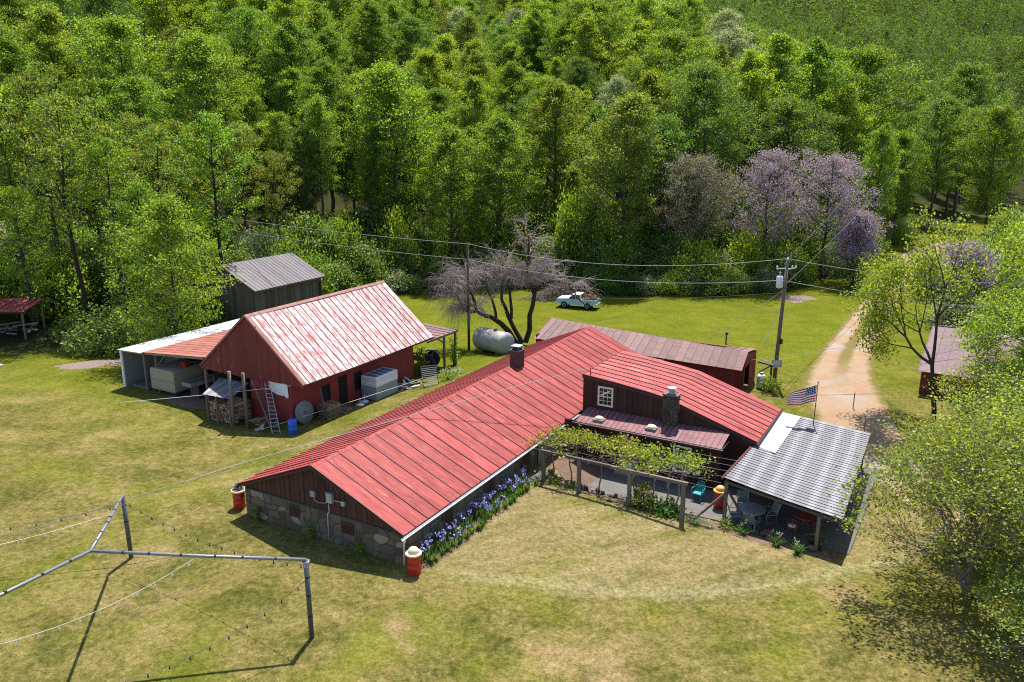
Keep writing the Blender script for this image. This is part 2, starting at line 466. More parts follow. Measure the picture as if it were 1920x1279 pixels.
# ------------------------------------------------------------------ object and mesh helpers
OFF = {}
def tag(o, label=None, cat=None, group=None, kind=None):
    if label: o['label'] = label
    if cat: o['category'] = cat
    if group: o['group'] = group
    if kind: o['kind'] = kind
    return o
def empty(name, loc=(0, 0, 0), rotz=0.0, parent=None):
    o = bpy.data.objects.new(name, None)
    o.empty_display_size = .2
    o.location = loc; o.rotation_euler = (0, 0, rotz)
    col.objects.link(o)
    if parent: o.parent = parent
    return o
def thing(name, label, cat, loc, rotz=0.0, group=None):
    """a thing in world space; its parts use coordinates relative to its base"""
    return tag(empty(name, loc, rotz), label, cat, group)
def hthing(name, label, cat, t, s, z, group=None):
    """a thing in the farm's own grid; its parts use grid coordinates (t, s, z)"""
    o = tag(empty(name, wld(t, s, z), -TH), label, cat, group)
    OFF[o.name] = (t, s, z)
    return o
def sub(name, parent):
    o = empty(name, parent=parent)
    if parent.name in OFF: OFF[o.name] = OFF[parent.name]
    return o
def link(name, mesh, parent=None, loc=(0, 0, 0), rot=(0, 0, 0), scale=None):
    o = bpy.data.objects.new(name, mesh)
    o.location = loc; o.rotation_euler = rot
    if scale: o.scale = scale
    col.objects.link(o)
    if parent: o.parent = parent
    return o
def setmats(me, mats):
    for m in (mats if isinstance(mats, (list, tuple)) else [mats]):
        me.materials.append(MATS[m] if isinstance(m, str) else m)
ORD = ['', 'second', 'third', 'fourth', 'fifth', 'sixth', 'seventh', 'eighth', 'ninth', 'tenth', 'eleventh', 'twelfth', 'thirteenth', 'fourteenth', 'fifteenth', 'sixteenth', 'seventeenth', 'eighteenth', 'nineteenth', 'twentieth', 'twenty-first', 'twenty-second', 'twenty-third', 'twenty-fourth']
def number_alike(objs, key, first, phrase):
    """alike neighbours get their place in the row, so that every label singles out one thing"""
    by = {}
    for o in objs: by.setdefault(o['label'], []).append(o)
    for lab, os_ in by.items():
        if len(os_) < 2: continue
        os_.sort(key=key)
        for i, o in enumerate(os_): o['label'] = lab + ', ' + (first if i == 0 else (ORD[i] if i < len(ORD) else 'last')  + ' ' + phrase)
def column(x, y):
    u = 960 + FPX * x / (y * math.cos(PIT) + 18 * math.sin(PIT))
    for lim, ph in ((150, 'above the open shelter'), (420, 'behind the bright green tree'), (620, 'above the plank shed'), (830, 'above the barn roof'), (1010, 'above the weeping tree'), (1200, 'above the pickup'),
                    (1400, 'above the mauve-tinged tree'), (1640, 'above the lilac trees'), (1800, 'above the lane')):
        if u < lim: return ph
    return 'at the right edge'
def copy_tree(o, parent=None):
    c = o.copy(); col.objects.link(c)
    if parent: c.parent = parent
    for ch in o.children: copy_tree(ch, c)
    return c

class MB:
    def __init__(self): self.v = []; self.f = []; self.m = []
    def add(self, vs, fs, mi=0):
        b = len(self.v)
        self.v += [tuple(p) for p in vs]
        for f in fs: self.f.append([b + i for i in f]); self.m.append(mi)
        return self
    def box(self, c, d, rot=None, mi=0):
        x, y, z = d[0] / 2, d[1] / 2, d[2] / 2
        ps = [Vector(p) for p in ((-x, -y, -z), (x, -y, -z), (x, y, -z), (-x, y, -z), (-x, -y, z), (x, -y, z), (x, y, z), (-x, y, z))]
        if rot is not None:
            rm = rot if isinstance(rot, Matrix) else Euler(rot).to_matrix()
            ps = [rm @ p for p in ps]
        c = Vector(c)
        return self.add([p + c for p in ps], [(0, 3, 2, 1), (4, 5, 6, 7), (0, 1, 5, 4), (1, 2, 6, 5), (2, 3, 7, 6), (3, 0, 4, 7)], mi)
    def lohi(self, lo, hi, mi=0):
        return self.box([(a + b) / 2 for a, b in zip(lo, hi)], [abs(b - a) for a, b in zip(lo, hi)], None, mi)
    def beam(self, p, q, w, h, mi=0):
        """a square timber from p to q"""
        p, q = Vector(p), Vector(q); d = q - p
        rot = d.to_track_quat('Y', 'Z').to_matrix()
        return self.box((p + q) / 2, (w, d.length, h), rot, mi)
    def prism(self, poly, vec, mi=0):
        n = len(poly); vec = Vector(vec)
        a = [Vector(p) for p in poly]; b = [p + vec for p in a]
        nrm = Vector((0, 0, 0))
        for i in range(n): nrm += a[i].cross(a[(i + 1) % n])
        if nrm.dot(vec) < 0: a, b = b, a
        fs = [tuple(reversed(range(n))), tuple(range(n, 2 * n))] if nrm.dot(vec) > 0 else [tuple(reversed(range(n))), tuple(range(n, 2 * n))]
        fs += [(i, (i + 1) % n, n + (i + 1) % n, n + i) for i in range(n)]
        return self.add(a + b, fs, mi)
    def tube(self, pts, rad, n=6, mi=0, cap=True):
        pts = [Vector(p) for p in pts]
        if not hasattr(rad, '__len__'): rad = [rad] * len(pts)
        vs = []; fs = []
        prev = None
        for i, p in enumerate(pts):
            d = (pts[min(i + 1, len(pts) - 1)] - pts[max(i - 1, 0)])
            d = d.normalized() if d.length > 1e-9 else Vector((0, 0, 1))
            ref = prev if prev is not None else (Vector((0, 0, 1)) if abs(d.z) < .9 else Vector((1, 0, 0)))
            u = ref - d * ref.dot(d)
            u = u.normalized() if u.length > 1e-6 else d.orthogonal().normalized()
            prev = u; w = d.cross(u)
            for k in range(n):
                a = 2 * math.pi * k / n
                vs.append(p + (u * math.cos(a) + w * math.sin(a)) * rad[i])
        for i in range(len(pts) - 1):
            for k in range(n):
                fs.append((i * n + k, i * n + (k + 1) % n, (i + 1) * n + (k + 1) % n, (i + 1) * n + k))
        if cap:
            fs.append(tuple(reversed(range(n)))); e = (len(pts) - 1) * n
            fs.append(tuple(range(e, e + n)))
        return self.add(vs, fs, mi)
    def lathe(self, prof, n=16, c=(0, 0, 0), mi=0, rot=None):
        vs = []; fs = []
        for r, z in prof:
            for k in range(n):
                a = 2 * math.pi * k / n
                vs.append(Vector((max(r, 1e-4) * math.cos(a), max(r, 1e-4) * math.sin(a), z)))
        for i in range(len(prof) - 1):
            for k in range(n):
                fs.append((i * n + k, i * n + (k + 1) % n, (i + 1) * n + (k + 1) % n, (i + 1) * n + k))
        fs.append(tuple(reversed(range(n)))); e = (len(prof) - 1) * n
        fs.append(tuple(range(e, e + n)))
        if rot is not None: vs = [Euler(rot).to_matrix() @ v for v in vs]
        c = Vector(c)
        return self.add([v + c for v in vs], fs, mi)
    def mesh(self, name, mats, smooth=False, off=None):
        me = bpy.data.meshes.new(name)
        vs = self.v if off is None else [(a - off[0], b - off[1], c - off[2]) for a, b, c in self.v]
        me.from_pydata(vs, [], self.f)
        setmats(me, mats)
        if any(self.m): me.polygons.foreach_set('material_index', self.m)
        if smooth is True: me.polygons.foreach_set('use_smooth', [True] * len(self.f))
        elif smooth:
            me.polygons.foreach_set('use_smooth', [len(f) == 4 for f in self.f])
        me.update()
        return me
    def build(self, name, mats, parent=None, smooth=False, kind=None):
        off = OFF.get(parent.name) if parent else None
        o = link(name, self.mesh(name, mats, smooth, off), parent)
        if kind: o['kind'] = kind
        return o

def np_mesh(name, V, F, mats, mi=None, smooth=False):
    """V (n,3) and F (m,k) arrays to a mesh, fast"""
    me = bpy.data.meshes.new(name)
    V = np.asarray(V, np.float32); F = np.asarray(F, np.int32)
    k = F.shape[1]; m = len(F)
    me.vertices.add(len(V)); me.vertices.foreach_set('co', V.ravel())
    me.loops.add(m * k); me.loops.foreach_set('vertex_index', F.ravel())
    me.polygons.add(m)
    me.polygons.foreach_set('loop_start', np.arange(0, m * k, k, dtype=np.int32))
    me.polygons.foreach_set('loop_total', np.full(m, k, np.int32))
    setmats(me, mats)
    if mi is not None: me.polygons.foreach_set('material_index', np.asarray(mi, np.int32))
    if smooth: me.polygons.foreach_set('use_smooth', np.ones(m, bool))
    me.update(calc_edges=True)
    return me

# ------------------------------------------------------------------ foliage
def leaves(C, size, rng, up=.6, aspect=.62):
    """one diamond leaf blade (two creased halves) per centre"""
    n = len(C)
    N = rng.normal(size=(n, 3)); N[:, 2] += up * 1.6
    N /= np.linalg.norm(N, axis=1)[:, None] + 1e-9
    A = rng.normal(size=(n, 3)); A -= N * (A * N).sum(1)[:, None]
    A /= np.linalg.norm(A, axis=1)[:, None] + 1e-9
    B = np.cross(N, A)
    s = (size * rng.uniform(.65, 1.35, n))[:, None]
    V = np.empty((n, 4, 3), np.float32)
    V[:, 0] = C - A * s * .5
    V[:, 1] = C + B * s * aspect * .5 - N * s * .10
    V[:, 2] = C + A * s * .5
    V[:, 3] = C - B * s * aspect * .5 - N * s * .10
    F = np.arange(n * 4).reshape(n, 4)
    return V.reshape(-1, 3), F

def tubes(segs, n=4):
    """segs: list of (p0, p1, r0, r1); returns joined tapered tubes"""
    S = np.array([(*a, *b, r, q) for a, b, r, q in segs], np.float64)
    P, Q = S[:, :3], S[:, 3:6]; r0, r1 = S[:, 6], S[:, 7]
    D = Q - P; D /= np.linalg.norm(D, axis=1)[:, None] + 1e-9
    ref = np.where(np.abs(D[:, 2:3]) < .9, np.array([[0, 0, 1.]]), np.array([[1., 0, 0]]))
    U = np.cross(D, ref); U /= np.linalg.norm(U, axis=1)[:, None] + 1e-9
    W = np.cross(D, U)
    m = len(S); V = np.empty((m, 2, n, 3))
    for k in range(n):
        a = 2 * math.pi * k / n
        d = U * math.cos(a) + W * math.sin(a)
        V[:, 0, k] = P + d * r0[:, None]; V[:, 1, k] = Q + d * r1[:, None]
    F = []
    for k in range(n): F.append(np.stack([np.full(m, k), np.full(m, (k + 1) % n), np.full(m, n + (k + 1) % n), np.full(m, n + k)], 1))
    F = np.stack(F, 1) + (np.arange(m) * 2 * n)[:, None, None]
    return V.reshape(-1, 3), F.reshape(-1, 4)

CENT = {}
def crown_tree(name, seed, H, Rad, base, prof, nb, nc, nl, leaf, lmat, bmat='bark', spread=.55, rise=.75, tr=None, up=.25):
    """trunk with ascending limbs; leaf clumps along the outer part of each limb. returns (trunk mesh, crown mesh)"""
    rng = np.random.default_rng(seed)
    tr = tr or H * .0125
    pts = [np.array([0, 0, -.4])]
    lean = rng.normal(size=2) * .012 * H
    for i in range(1, 8):
        k = i / 7
        pts.append(np.array([lean[0] * k * k + rng.normal() * .006 * H, lean[1] * k * k + rng.normal() * .006 * H, H * .96 * k]))
    def at(z):
        k = min(max(z / (H * .96) * 7, 0), 6.999); i = int(k)
        return pts[i] + (pts[i + 1] - pts[i]) * (k - i)
    segs = []
    for i in range(7):
        segs.append((pts[i], pts[i + 1], tr * (1.12 - i / 7.4), tr * (1.12 - (i + 1) / 7.4)))
    C = []
    for b in range(nb):
        hz = base + (1 - base) * ((b + rng.uniform(0, 1)) / nb)
        r = Rad * prof(hz, base) * rng.uniform(.72, 1.15)
        az = b * 2.39996 + rng.normal() * .35
        p0 = at(H * min(hz * .94, .95))
        tip = p0 + np.array([math.cos(az) * r, math.sin(az) * r, r * rise * rng.uniform(.55, 1.15) + .2])
        midp = (p0 + tip) / 2 + np.array([0, 0, -.10 * r]) + rng.normal(size=3) * .06 * r
        br = tr * .30 * (1.2 - hz) + .02
        segs.append((p0, midp, br, br * .65)); segs.append((midp, tip, br * .65, br * .2))
        for c in range(nc):
            k = .32 + .72 * (c + rng.uniform(0, 1)) / nc
            q = (p0 + (midp - p0) * (k / .5)) if k < .5 else (midp + (tip - midp) * ((k - .5) / .5))
            q = q + rng.normal(size=3) * np.array([.26, .26, .16]) * (.4 + r * .32)
            m = int(nl * rng.uniform(.6, 1.4))
            sp = spread * rng.uniform(.6, 1.25)
            C.append(q + rng.normal(size=(m, 3)) * np.array([sp, sp, sp * .62]))
    C = np.concatenate(C)
    CENT[name] = C
    V, F = leaves(C, leaf, rng, up)
    crown = np_mesh(name + '_crown', V, F, lmat)
    V, F = tubes(segs, 5)
    trunk = np_mesh(name + '_trunk', V, F, bmat, smooth=True)
    return trunk, crown

def tulip_prof(h, b):
    k = (h - b) / (1 - b)
    return max(.10, 1.62 * (k + .04) ** .30 * (1 - k) ** .80) if k < 1 else .1
def oval_prof(h, b):
    k = (h - b) / (1 - b)
    return max(.14, math.sin(math.pi * min(1, .12 + .88 * k)) ** .75)
def round_prof(h, b):
    k = (h - b) / (1 - b)
    return max(.2, math.sqrt(max(0, 1 - (k * 1.0) ** 2.2)))

def skeleton(seed, H, r0, levels=4, first=.32, kids=(3, 4), ratio=.68, ang=(25, 50), gravity=0.0, jit=.12, upb=.25, multi=1, curve=3, rratio=.6, start_lean=8):
    """recursive limbs; returns segs and the tip list (point, direction, level)"""
    rng = np.random.default_rng(seed)
    segs = []; tips = []
    def grow(p, d, L, r, lev):
        n = curve
        pts = [p]
        for i in range(n):
            d = d + rng.normal(size=3) * jit + np.array([0, 0, upb * .12 - gravity * (lev / levels) ** 2])
            d = d / np.linalg.norm(d)
            pts.append(pts[-1] + d * L / n)
        rend = r * rratio
        for i in range(n):
            a, b = r + (rend - r) * i / n, r + (rend - r) * (i + 1) / n
            segs.append((pts[i], pts[i + 1], a, b))
        if lev >= levels:
            tips.append((pts[-1], d, lev)); tips.append((pts[-2], d, lev)); return
        k = rng.integers(kids[0], kids[1] + 1)
        phi0 = rng.uniform(0, 6.28)
        for j in range(k):
            a = R(rng.uniform(*ang)) * (.45 if j == 0 else 1.0)
            phi = phi0 + j * 2 * math.pi / k + rng.normal() * .4
            u = np.cross(d, [0, 0, 1.0] if abs(d[2]) < .95 else [1.0, 0, 0]); u /= np.linalg.norm(u)
            w = np.cross(d, u)
            nd = d * math.cos(a) + (u * math.cos(phi) + w * math.sin(phi)) * math.sin(a)
            q = pts[-1] if j < 2 else pts[-1 - (j % 2)]
            grow(q, nd, L * ratio * rng.uniform(.75, 1.2), rend * (.95 if j == 0 else .72), lev + 1)
    for m in range(multi):
        a = R(start_lean if multi == 1 else rng.uniform(12, 32)); ph = rng.uniform(0, 6.28) if multi == 1 else 6.28 * m / multi + rng.normal() * .3
        d = np.array([math.sin(a) * math.cos(ph), math.sin(a) * math.sin(ph), math.cos(a)])
        grow(np.array([0, 0, -.3]), d, H * first * (1 if multi == 1 else rng.uniform(.8, 1.15)), r0, 1)
    return segs, tips, rng

def skel_tree(name, seed, H, r0, nl, leaf, lmat, bmat='bark', spread=.35, up=.7, drop=0.0, **kw):
    segs, tips, rng = skeleton(seed, H, r0, **kw)
    V, F = tubes(segs, 5)
    trunk = np_mesh(name + '_trunk', V, F, bmat, smooth=True)
    crown = None
    if nl:
        T = np.array([t[0] for t in tips])
        T = T[rng.uniform(size=len(T)) > drop]
        m = rng.integers(max(1, int(nl * .5)), int(nl * 1.5) + 1, len(T))
        C = np.repeat(T, m, axis=0)
        C = C + rng.normal(size=C.shape) * np.array([spread, spread, spread * .55])
        V, F = leaves(C, leaf, rng, up)
        crown = np_mesh(name + '_crown', V, F, lmat)
    return trunk, crown

def plant_tree(name, meshes, label, cat, loc, rotz=0.0, scale=(1, 1, 1), group=None, parts=('trunk', 'crown')):
    o = tag(empty(name, loc, rotz), label, cat, group)
    o.scale = scale
    for nm, me in zip(parts, meshes):
        if me is not None: link(nm, me, o)
    return o

def bush_meshes(name, seed, Rx, Hh, nclump, nl, leaf, lmat, spread=.35, up=.5):
    """shrub: clumps of leaves over a lumpy dome, with stems"""
    rng = np.random.default_rng(seed)
    segs = []; C = []
    for i in range(nclump):
        az = rng.uniform(0, 6.28); el = math.asin(rng.uniform(.02, 1))
        k = rng.uniform(.55, 1.08)
        p = np.array([math.cos(az) * math.cos(el) * Rx * k, math.sin(az) * math.cos(el) * Rx * k, .12 * Hh + math.sin(el) * Hh * .9 * k])
        if i % 3 == 0: segs.append((np.array([p[0] * .12, p[1] * .12, -.2]), p * .95, .035, .008))
        m = int(nl * rng.uniform(.6, 1.4))
        C.append(p + rng.normal(size=(m, 3)) * np.array([spread, spread, spread * .7]))
    C = np.concatenate(C); C[:, 2] = np.maximum(C[:, 2], .04)
    V, F = leaves(C, leaf, rng, up)
    crown = np_mesh(name + '_foliage', V, F, lmat)
    V, F = tubes(segs, 4)
    return np_mesh(name + '_stem', V, F, 'bark'), crown
# ------------------------------------------------------------------ ground and road
def axis(segs):
    out = [segs[0][0]]
    for a, b, st in segs:
        n = max(1, int(round((b - a) / st)))
        out += [a + (b - a) * i / n for i in range(1, n + 1)]
    return out
gx = axis([(-420, -120, 20), (-120, -50, 4), (-50, 48, .8), (48, 120, 3), (120, 420, 20)])
gy = axis([(-40, 10, 10), (10, 110, .8), (110, 260, 4), (260, 800, 20)])
V = np.array([(x, y, zg(x, y)) for y in gy for x in gx])
nx, ny = len(gx), len(gy)
idx = np.arange(nx * ny).reshape(ny, nx)
F = np.stack([idx[:-1, :-1], idx[:-1, 1:], idx[1:, 1:], idx[1:, :-1]], -1).reshape(-1, 4)
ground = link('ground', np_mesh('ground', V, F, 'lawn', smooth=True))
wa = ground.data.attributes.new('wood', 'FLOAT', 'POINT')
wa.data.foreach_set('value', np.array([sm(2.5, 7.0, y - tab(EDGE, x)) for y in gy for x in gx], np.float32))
tag(ground, 'mown lawn, dry in front and greener behind, rising to the wooded hill', kind='structure')

ROADP = [(42, 22), (34, 26.5), (27.5, 31), (23.5, 36.5), (21.9, 42), (22.3, 48), (23.9, 54.5), (26.4, 60.5), (29.6, 67), (36, 78.5), (42.3, 89.3),
         (50, 102), (57, 113.5), (62, 121.5), (66, 128), (71, 134), (79, 141)]
ROADW = [4.4, 4.4, 4.5, 4.7, 4.9, 5.3, 5.5, 4.7, 4.3, 4.1, 4.2, 4.1, 4.0, 4.0, 4.0, 4.0, 4.0]
def road_mesh():
    P = []; Wd = []
    for i in range(len(ROADP) - 1):
        p0 = Vector(ROADP[max(i - 1, 0)]); p1 = Vector(ROADP[i]); p2 = Vector(ROADP[i + 1]); p3 = Vector(ROADP[min(i + 2, len(ROADP) - 1)])
        for k in range(12):
            t = k / 12
            P.append(.5 * ((2 * p1) + (p2 - p0) * t + (2 * p0 - 5 * p1 + 4 * p2 - p3) * t * t + (3 * p1 - p0 - 3 * p2 + p3) * t ** 3))
            Wd.append(ROADW[i] + (ROADW[i + 1] - ROADW[i]) * t)
    n = len(P); NX = 9
    V = []; UV = []
    for i, p in enumerate(P):
        d = (P[min(i + 1, n - 1)] - P[max(i - 1, 0)]).normalized()
        nrm = Vector((d.y, -d.x))
        for k in range(NX):
            u = k / (NX - 1)
            q = p + nrm * (u - .5) * Wd[i]
            V.append((q.x, q.y, zg(q.x, q.y) + .035 - .03 * (abs(u - .5) > .49)))
            UV.append((u, i / n))
    idx = np.arange(n * NX).reshape(n, NX)
    F = np.stack([idx[:-1, :-1], idx[:-1, 1:], idx[1:, 1:], idx[1:, :-1]], -1).reshape(-1, 4)
    me = np_mesh('gravel_road', np.array(V), F, 'road', smooth=True)
    uvl = me.uv_layers.new(name='UVMap')
    UV = np.array(UV, np.float32)[F.ravel()]
    uvl.data.foreach_set('uv', UV.ravel())
    return me
tag(link('gravel_road', road_mesh()), 'pinkish gravel lane with two wheel tracks climbing to the wood', kind='structure')

def slab(name, poly, z, mat, label, hgt=.35):
    m = MB(); m.prism([(*wld(t, s)[:2], z - hgt) for t, s in poly], (0, 0, hgt))
    return tag(m.build(name, mat), label, kind='structure')
slab('patio', [(5.2, 12.25), (9.0, 12.1), (13.2, 12.2), (15.2, 12.3), (15.2, 16.4), (5.2, 16.4)], -.66, 'concrete', 'grey concrete walk along the house front')
slab('patio', [(15.22, 12.35), (19.6, 11.9), (21.2, 12.0), (21.5, 23.0), (15.22, 23.0)], -.672, 'concrete', 'shaded paved patio under the tin roof')

# ------------------------------------------------------------------ roof panels, boards, stones
def panel_mesh(name, w, prof, mats, rib=.045, ribh=.035, th=.02):
    """one standing-seam panel: prof is [(x, z), ...] down the slope, w wide along y, a raised seam at y=0"""
    m = MB()
    n = len(prof)
    up = [(x, z) for x, z in prof]
    def strip(y0, y1, dz, mi):
        vs = [(x, y, z + d) for y in (y0, y1) for d in (dz, -th) for x, z in up]
        a, b, c, d = 0, n, 2 * n, 3 * n       # y0 top, y0 bottom, y1 top, y1 bottom
        fs = []
        for i in range(n - 1):
            fs += [(a + i, a + i + 1, c + i + 1, c + i), (b + i, d + i, d + i + 1, b + i + 1), (a + i, b + i, b + i + 1, a + i + 1), (c + i, c + i + 1, d + i + 1, d + i)]
        fs += [(a, c, d, b), (a + n - 1, b + n - 1, d + n - 1, c + n - 1)]
        m.add(vs, fs, mi)
    strip(rib / 2, w - rib / 2, 0, 0)
    strip(-rib / 2, rib / 2, ribh, 1)
    return m.mesh(name, mats)
def roof_run(parent, prof, s0, s1, w, mats, rng, name='roof_panel', rib=.045, ribh=.035, sag=None):
    n = max(1, int(round((s1 - s0) / w))); w = (s1 - s0) / n
    off = OFF.get(parent.name, (0, 0, 0))
    me = panel_mesh(name, w, [(x - off[0], z - off[2]) for x, z in prof], mats, rib, ribh)
    out = []
    for i in range(n):
        dz = sag(i / n) if sag else 0.0
        out.append(link(name, me, parent, (0, s0 + i * w - off[1], dz + rng.uniform(-.004, .004))))
    return out
def roof_run_x(parent, prof_sz, t0, t1, w, mats, rng, name='roof_panel', rib=.03, ribh=.025):
    """panels side by side along t, sloping along s (prof is [(s, z)] from top to bottom)"""
    n = max(1, int(round((t1 - t0) / w))); w = (t1 - t0) / n
    off = OFF.get(parent.name, (0, 0, 0))
    me = panel_mesh(name, w, [(s, z) for s, z in prof_sz], mats, rib, ribh)
    for v in me.vertices: v.co = (v.co.y - off[0], v.co.x - off[1], v.co.z - off[2])
    me.flip_normals()
    return [link(name, me, parent, (t0 + i * w, 0, rng.uniform(-.003, .003))) for i in range(n)]

def board_wall(parent, s, t0, t1, w, zlo, zhi, mat, rng, batten=True, th=.025, out=-1, name='board', along='t', gap=.006):
    """vertical boards on a wall; zlo/zhi are functions of the along coordinate"""
    n = max(1, int(round((t1 - t0) / w))); w = (t1 - t0) / n
    for i in range(n):
        a, b = t0 + i * w + gap / 2, t0 + (i + 1) * w - gap / 2
        dz0 = rng.uniform(-.015, .015)
        d = th + rng.uniform(-.005, .006)
        poly = [(a, zlo(a) + dz0), (b, zlo(b) + dz0)]
        cuts = [b] + ([0.0] if a < 0.0 < b else []) + [a]
        poly += [(c, max(zhi(c), zlo(c) + .02)) for c in cuts]
        if min(zhi(a) - zlo(a), zhi(b) - zlo(b)) < -.05: continue
        m = MB()
        if along == 't': m.prism([(p, s, z) for p, z in poly], (0, out * d, 0))
        else: m.prism([(s, p, z) for p, z in poly], (out * d, 0, 0))
        m.build(name, mat, parent)
        if batten and i:
            m = MB(); a2, b2 = t0 + i * w - .025, t0 + i * w + .025
            hb = min(zhi(a2), zhi(b2))
            if hb - zlo(a2) < .06: continue
            if along == 't': m.lohi((a2, s + out * (th + .006), zlo(a2) + .01), (b2, s + out * (th + .03), hb - .01))
            else: m.lohi((s + out * (th + .006), a2, zlo(a2) + .01), (s + out * (th + .03), b2, hb - .01))
            m.build('batten', mat, parent)

def stone_face(parent, to3, L, Hh, cw, ch, rng, mat='stone', holes=(), name='stone', proud=.05, joined=False):
    """irregular rubble: a jittered grid of faceted stones. to3(u, v, d) maps wall coordinates to space"""
    nu, nv = max(2, int(round(L / cw))), max(2, int(round(Hh / ch)))
    G = {}
    for i in range(nu + 1):
        for j in range(nv + 1):
            ju = 0 if i in (0, nu) else rng.uniform(-.33, .33) * L / nu
            jv = 0 if j in (0, nv) else rng.uniform(-.33, .33) * Hh / nv
            G[i, j] = (i * L / nu + ju + (.5 * L / nu * (j % 2) if 0 < i < nu else 0) * .6, j * Hh / nv + jv)
    allm = MB() if joined else None
    used = set()
    for i in range(nu):
        for j in range(nv):
            if (i, j) in used: continue
            if i + 1 < nu and (i + 1, j) not in used and rng.uniform(0, 1) < .22:
                used.add((i + 1, j)); q = [G[i, j], G[i + 1, j], G[i + 2, j], G[i + 2, j + 1], G[i + 1, j + 1], G[i, j + 1]]
            elif j + 1 < nv and rng.uniform(0, 1) < .15:
                used.add((i, j + 1)); q = [G[i, j], G[i + 1, j], G[i + 1, j + 1], G[i + 1, j + 2], G[i, j + 2], G[i, j + 1]]
            else: q = [G[i, j], G[i + 1, j], G[i + 1, j + 1], G[i, j + 1]]
            cu = sum(p[0] for p in q) / len(q); cv = sum(p[1] for p in q) / len(q)
            if any(h[0] < cu < h[1] and h[2] < cv < h[3] for h in holes): continue
            # round the corners, leave a mortar joint
            r = []
            for a in range(len(q)):
                p = q[a]; pn = q[(a + 1) % len(q)]; pp = q[a - 1]
                for o in (pp, pn): r.append((p[0] + (o[0] - p[0]) * .20, p[1] + (o[1] - p[1]) * .20))
            sh = lambda k: [(cu + (p[0] - cu) * k, cv + (p[1] - cv) * k) for p in r]
            d = proud * rng.uniform(.5, 1.3)
            base, rim, top = sh(.94), sh(.90), sh(.62)
            vs = [to3(u, v, -.02) for u, v in base] + [to3(u, v, d * .6) for u, v in rim] + [to3(u, v, d * rng.uniform(.85, 1.2)) for u, v in top]
            k = len(r)
            fs = [(a, (a + 1) % k, k + (a + 1) % k, k + a) for a in range(k)] + [(k + a, k + (a + 1) % k, 2 * k + (a + 1) % k, 2 * k + a) for a in range(k)] + [tuple(range(2 * k, 3 * k))]
            if joined: allm.add(vs, fs)
            else: MB().add(vs, fs).build(name, mat, parent)
    return allm

# ------------------------------------------------------------------ the farmhouse
rng = random.Random(7)
house = hthing('farmhouse', 'long low farmhouse with red metal roof, stone base and brown side wing', 'house', 0, 0, 0)
ZR, ZE, HW, ML = 3.68, 1.60, 5.03, 30.2
rz = lambda t: ZR - (ZR - ZE) / HW * abs(t)

wall = sub('stone_wall', house)
m = MB()
m.lohi((-4.75, .30, -.4), (4.75, .62, 1.42)); m.lohi((-4.75, .62, -.4), (-4.45, 29.9, 1.5)); m.lohi((4.45, .62, -1.2), (4.75, 16.9, 1.5))
m.lohi((4.45, 16.9, -1.2), (4.75, 29.9, 1.5)); m.lohi((-4.45, 29.6, -.4), (4.45, 29.9, 1.5))
m.build('mortar_core', 'mortar', wall)
stone_face(wall, lambda u, v, d: (-4.75 + u, .30 - d, -.05 + v), 9.5, 1.45, .44, .34, rng, holes=((2.85, 3.65, .72, 1.4), (6.0, 6.9, .68, 1.32)))
stone_face(wall, lambda u, v, d: (4.75 + d, .62 + u, -.02 + v), 11.6, 1.48, .55, .38, rng, holes=((2.6, 3.5, .3, 1.3), (6.2, 7.3, .3, 1.3), (10.0, 11.0, .3, 1.4)))
for (a, b, z0, z1) in ((-1.80, -1.18, .70, 1.28), (1.36, 2.04, .66, 1.22)):
    w = MB().lohi((a, .235, z0), (b, .285, z1)).build('window', 'gable_board', house)
    f = MB()
    for q in range(5): f.lohi((a + .05, .215, z0 + .05 + q * (z1 - z0 - .1) / 5), (b - .05, .234, z0 + .03 + (q + .8) * (z1 - z0 - .1) / 5))
    f.build('shutter_slat', 'brown_board', w)
for (s0, s1, z0, z1) in ((3.3, 4.0, .45, 1.2), (7.0, 7.8, .38, 1.15), (10.75, 11.5, .48, 1.3)):
    w = MB().lohi((4.80, s0, z0), (4.83, s1, z1)).build('window', 'brown_board', house)
    f = MB(); f.lohi((4.78, s0 - .06, z0 - .06), (4.82, s0, z1 + .06)).lohi((4.78, s1, z0 - .06), (4.82, s1 + .06, z1 + .06)).lohi((4.78, s0, z1), (4.82, s1, z1 + .06)).lohi((4.78, s0, z0 - .06), (4.82, s1, z0))
    f.build('frame', 'dark_wood', w)
# grey plank section of the long wall, near the porch
gs = sub('plank_siding', house)
board_wall(gs, 4.80, 12.6, 16.6, .22, lambda p: -.9, lambda p: 1.5, 'grey_wood', rng, False, out=1, along='s')

gable = sub('gable_siding', house)
board_wall(gable, .40, -4.9, 4.9, .305, lambda p: 1.42, lambda p: rz(p) - .07, 'gable_board', rng)
MB().prism([(-4.95, 29.75, 1.4), (4.95, 29.75, 1.4), (0, 29.75, ZR - .08)], (0, .1, 0)).build('rear_gable', 'brown_board', house)
v = MB().lohi((-.10, .352, 2.36), (.50, .366, 2.98)).build('vent', 'brown_board', house)
f = MB()
for q in range(7): f.box((.20, .335, 2.43 + q * .078), (.52, .03, .05), (R(35), 0, 0))
f.build('louvre', 'gable_board', v)
mbx = MB().lohi((.62, .17, 1.98), (.95, .33, 2.44)).build('meter_box', 'grey_metal', house)
MB().lohi((.60, .14, 2.44), (.97, .33, 2.47)).build('box_cover', 'galv', mbx)
mbx = MB().lohi((-.38, .20, 2.02), (-.10, .33, 2.30)).build('junction_box', 'galv', house)
MB().tube([(.70, .25, 2.0), (.70, .25, 1.5), (.67, .17, 1.42), (.65, .17, .6), (.66, .17, .05)], .028, 6).build('conduit', 'galv', house, True)
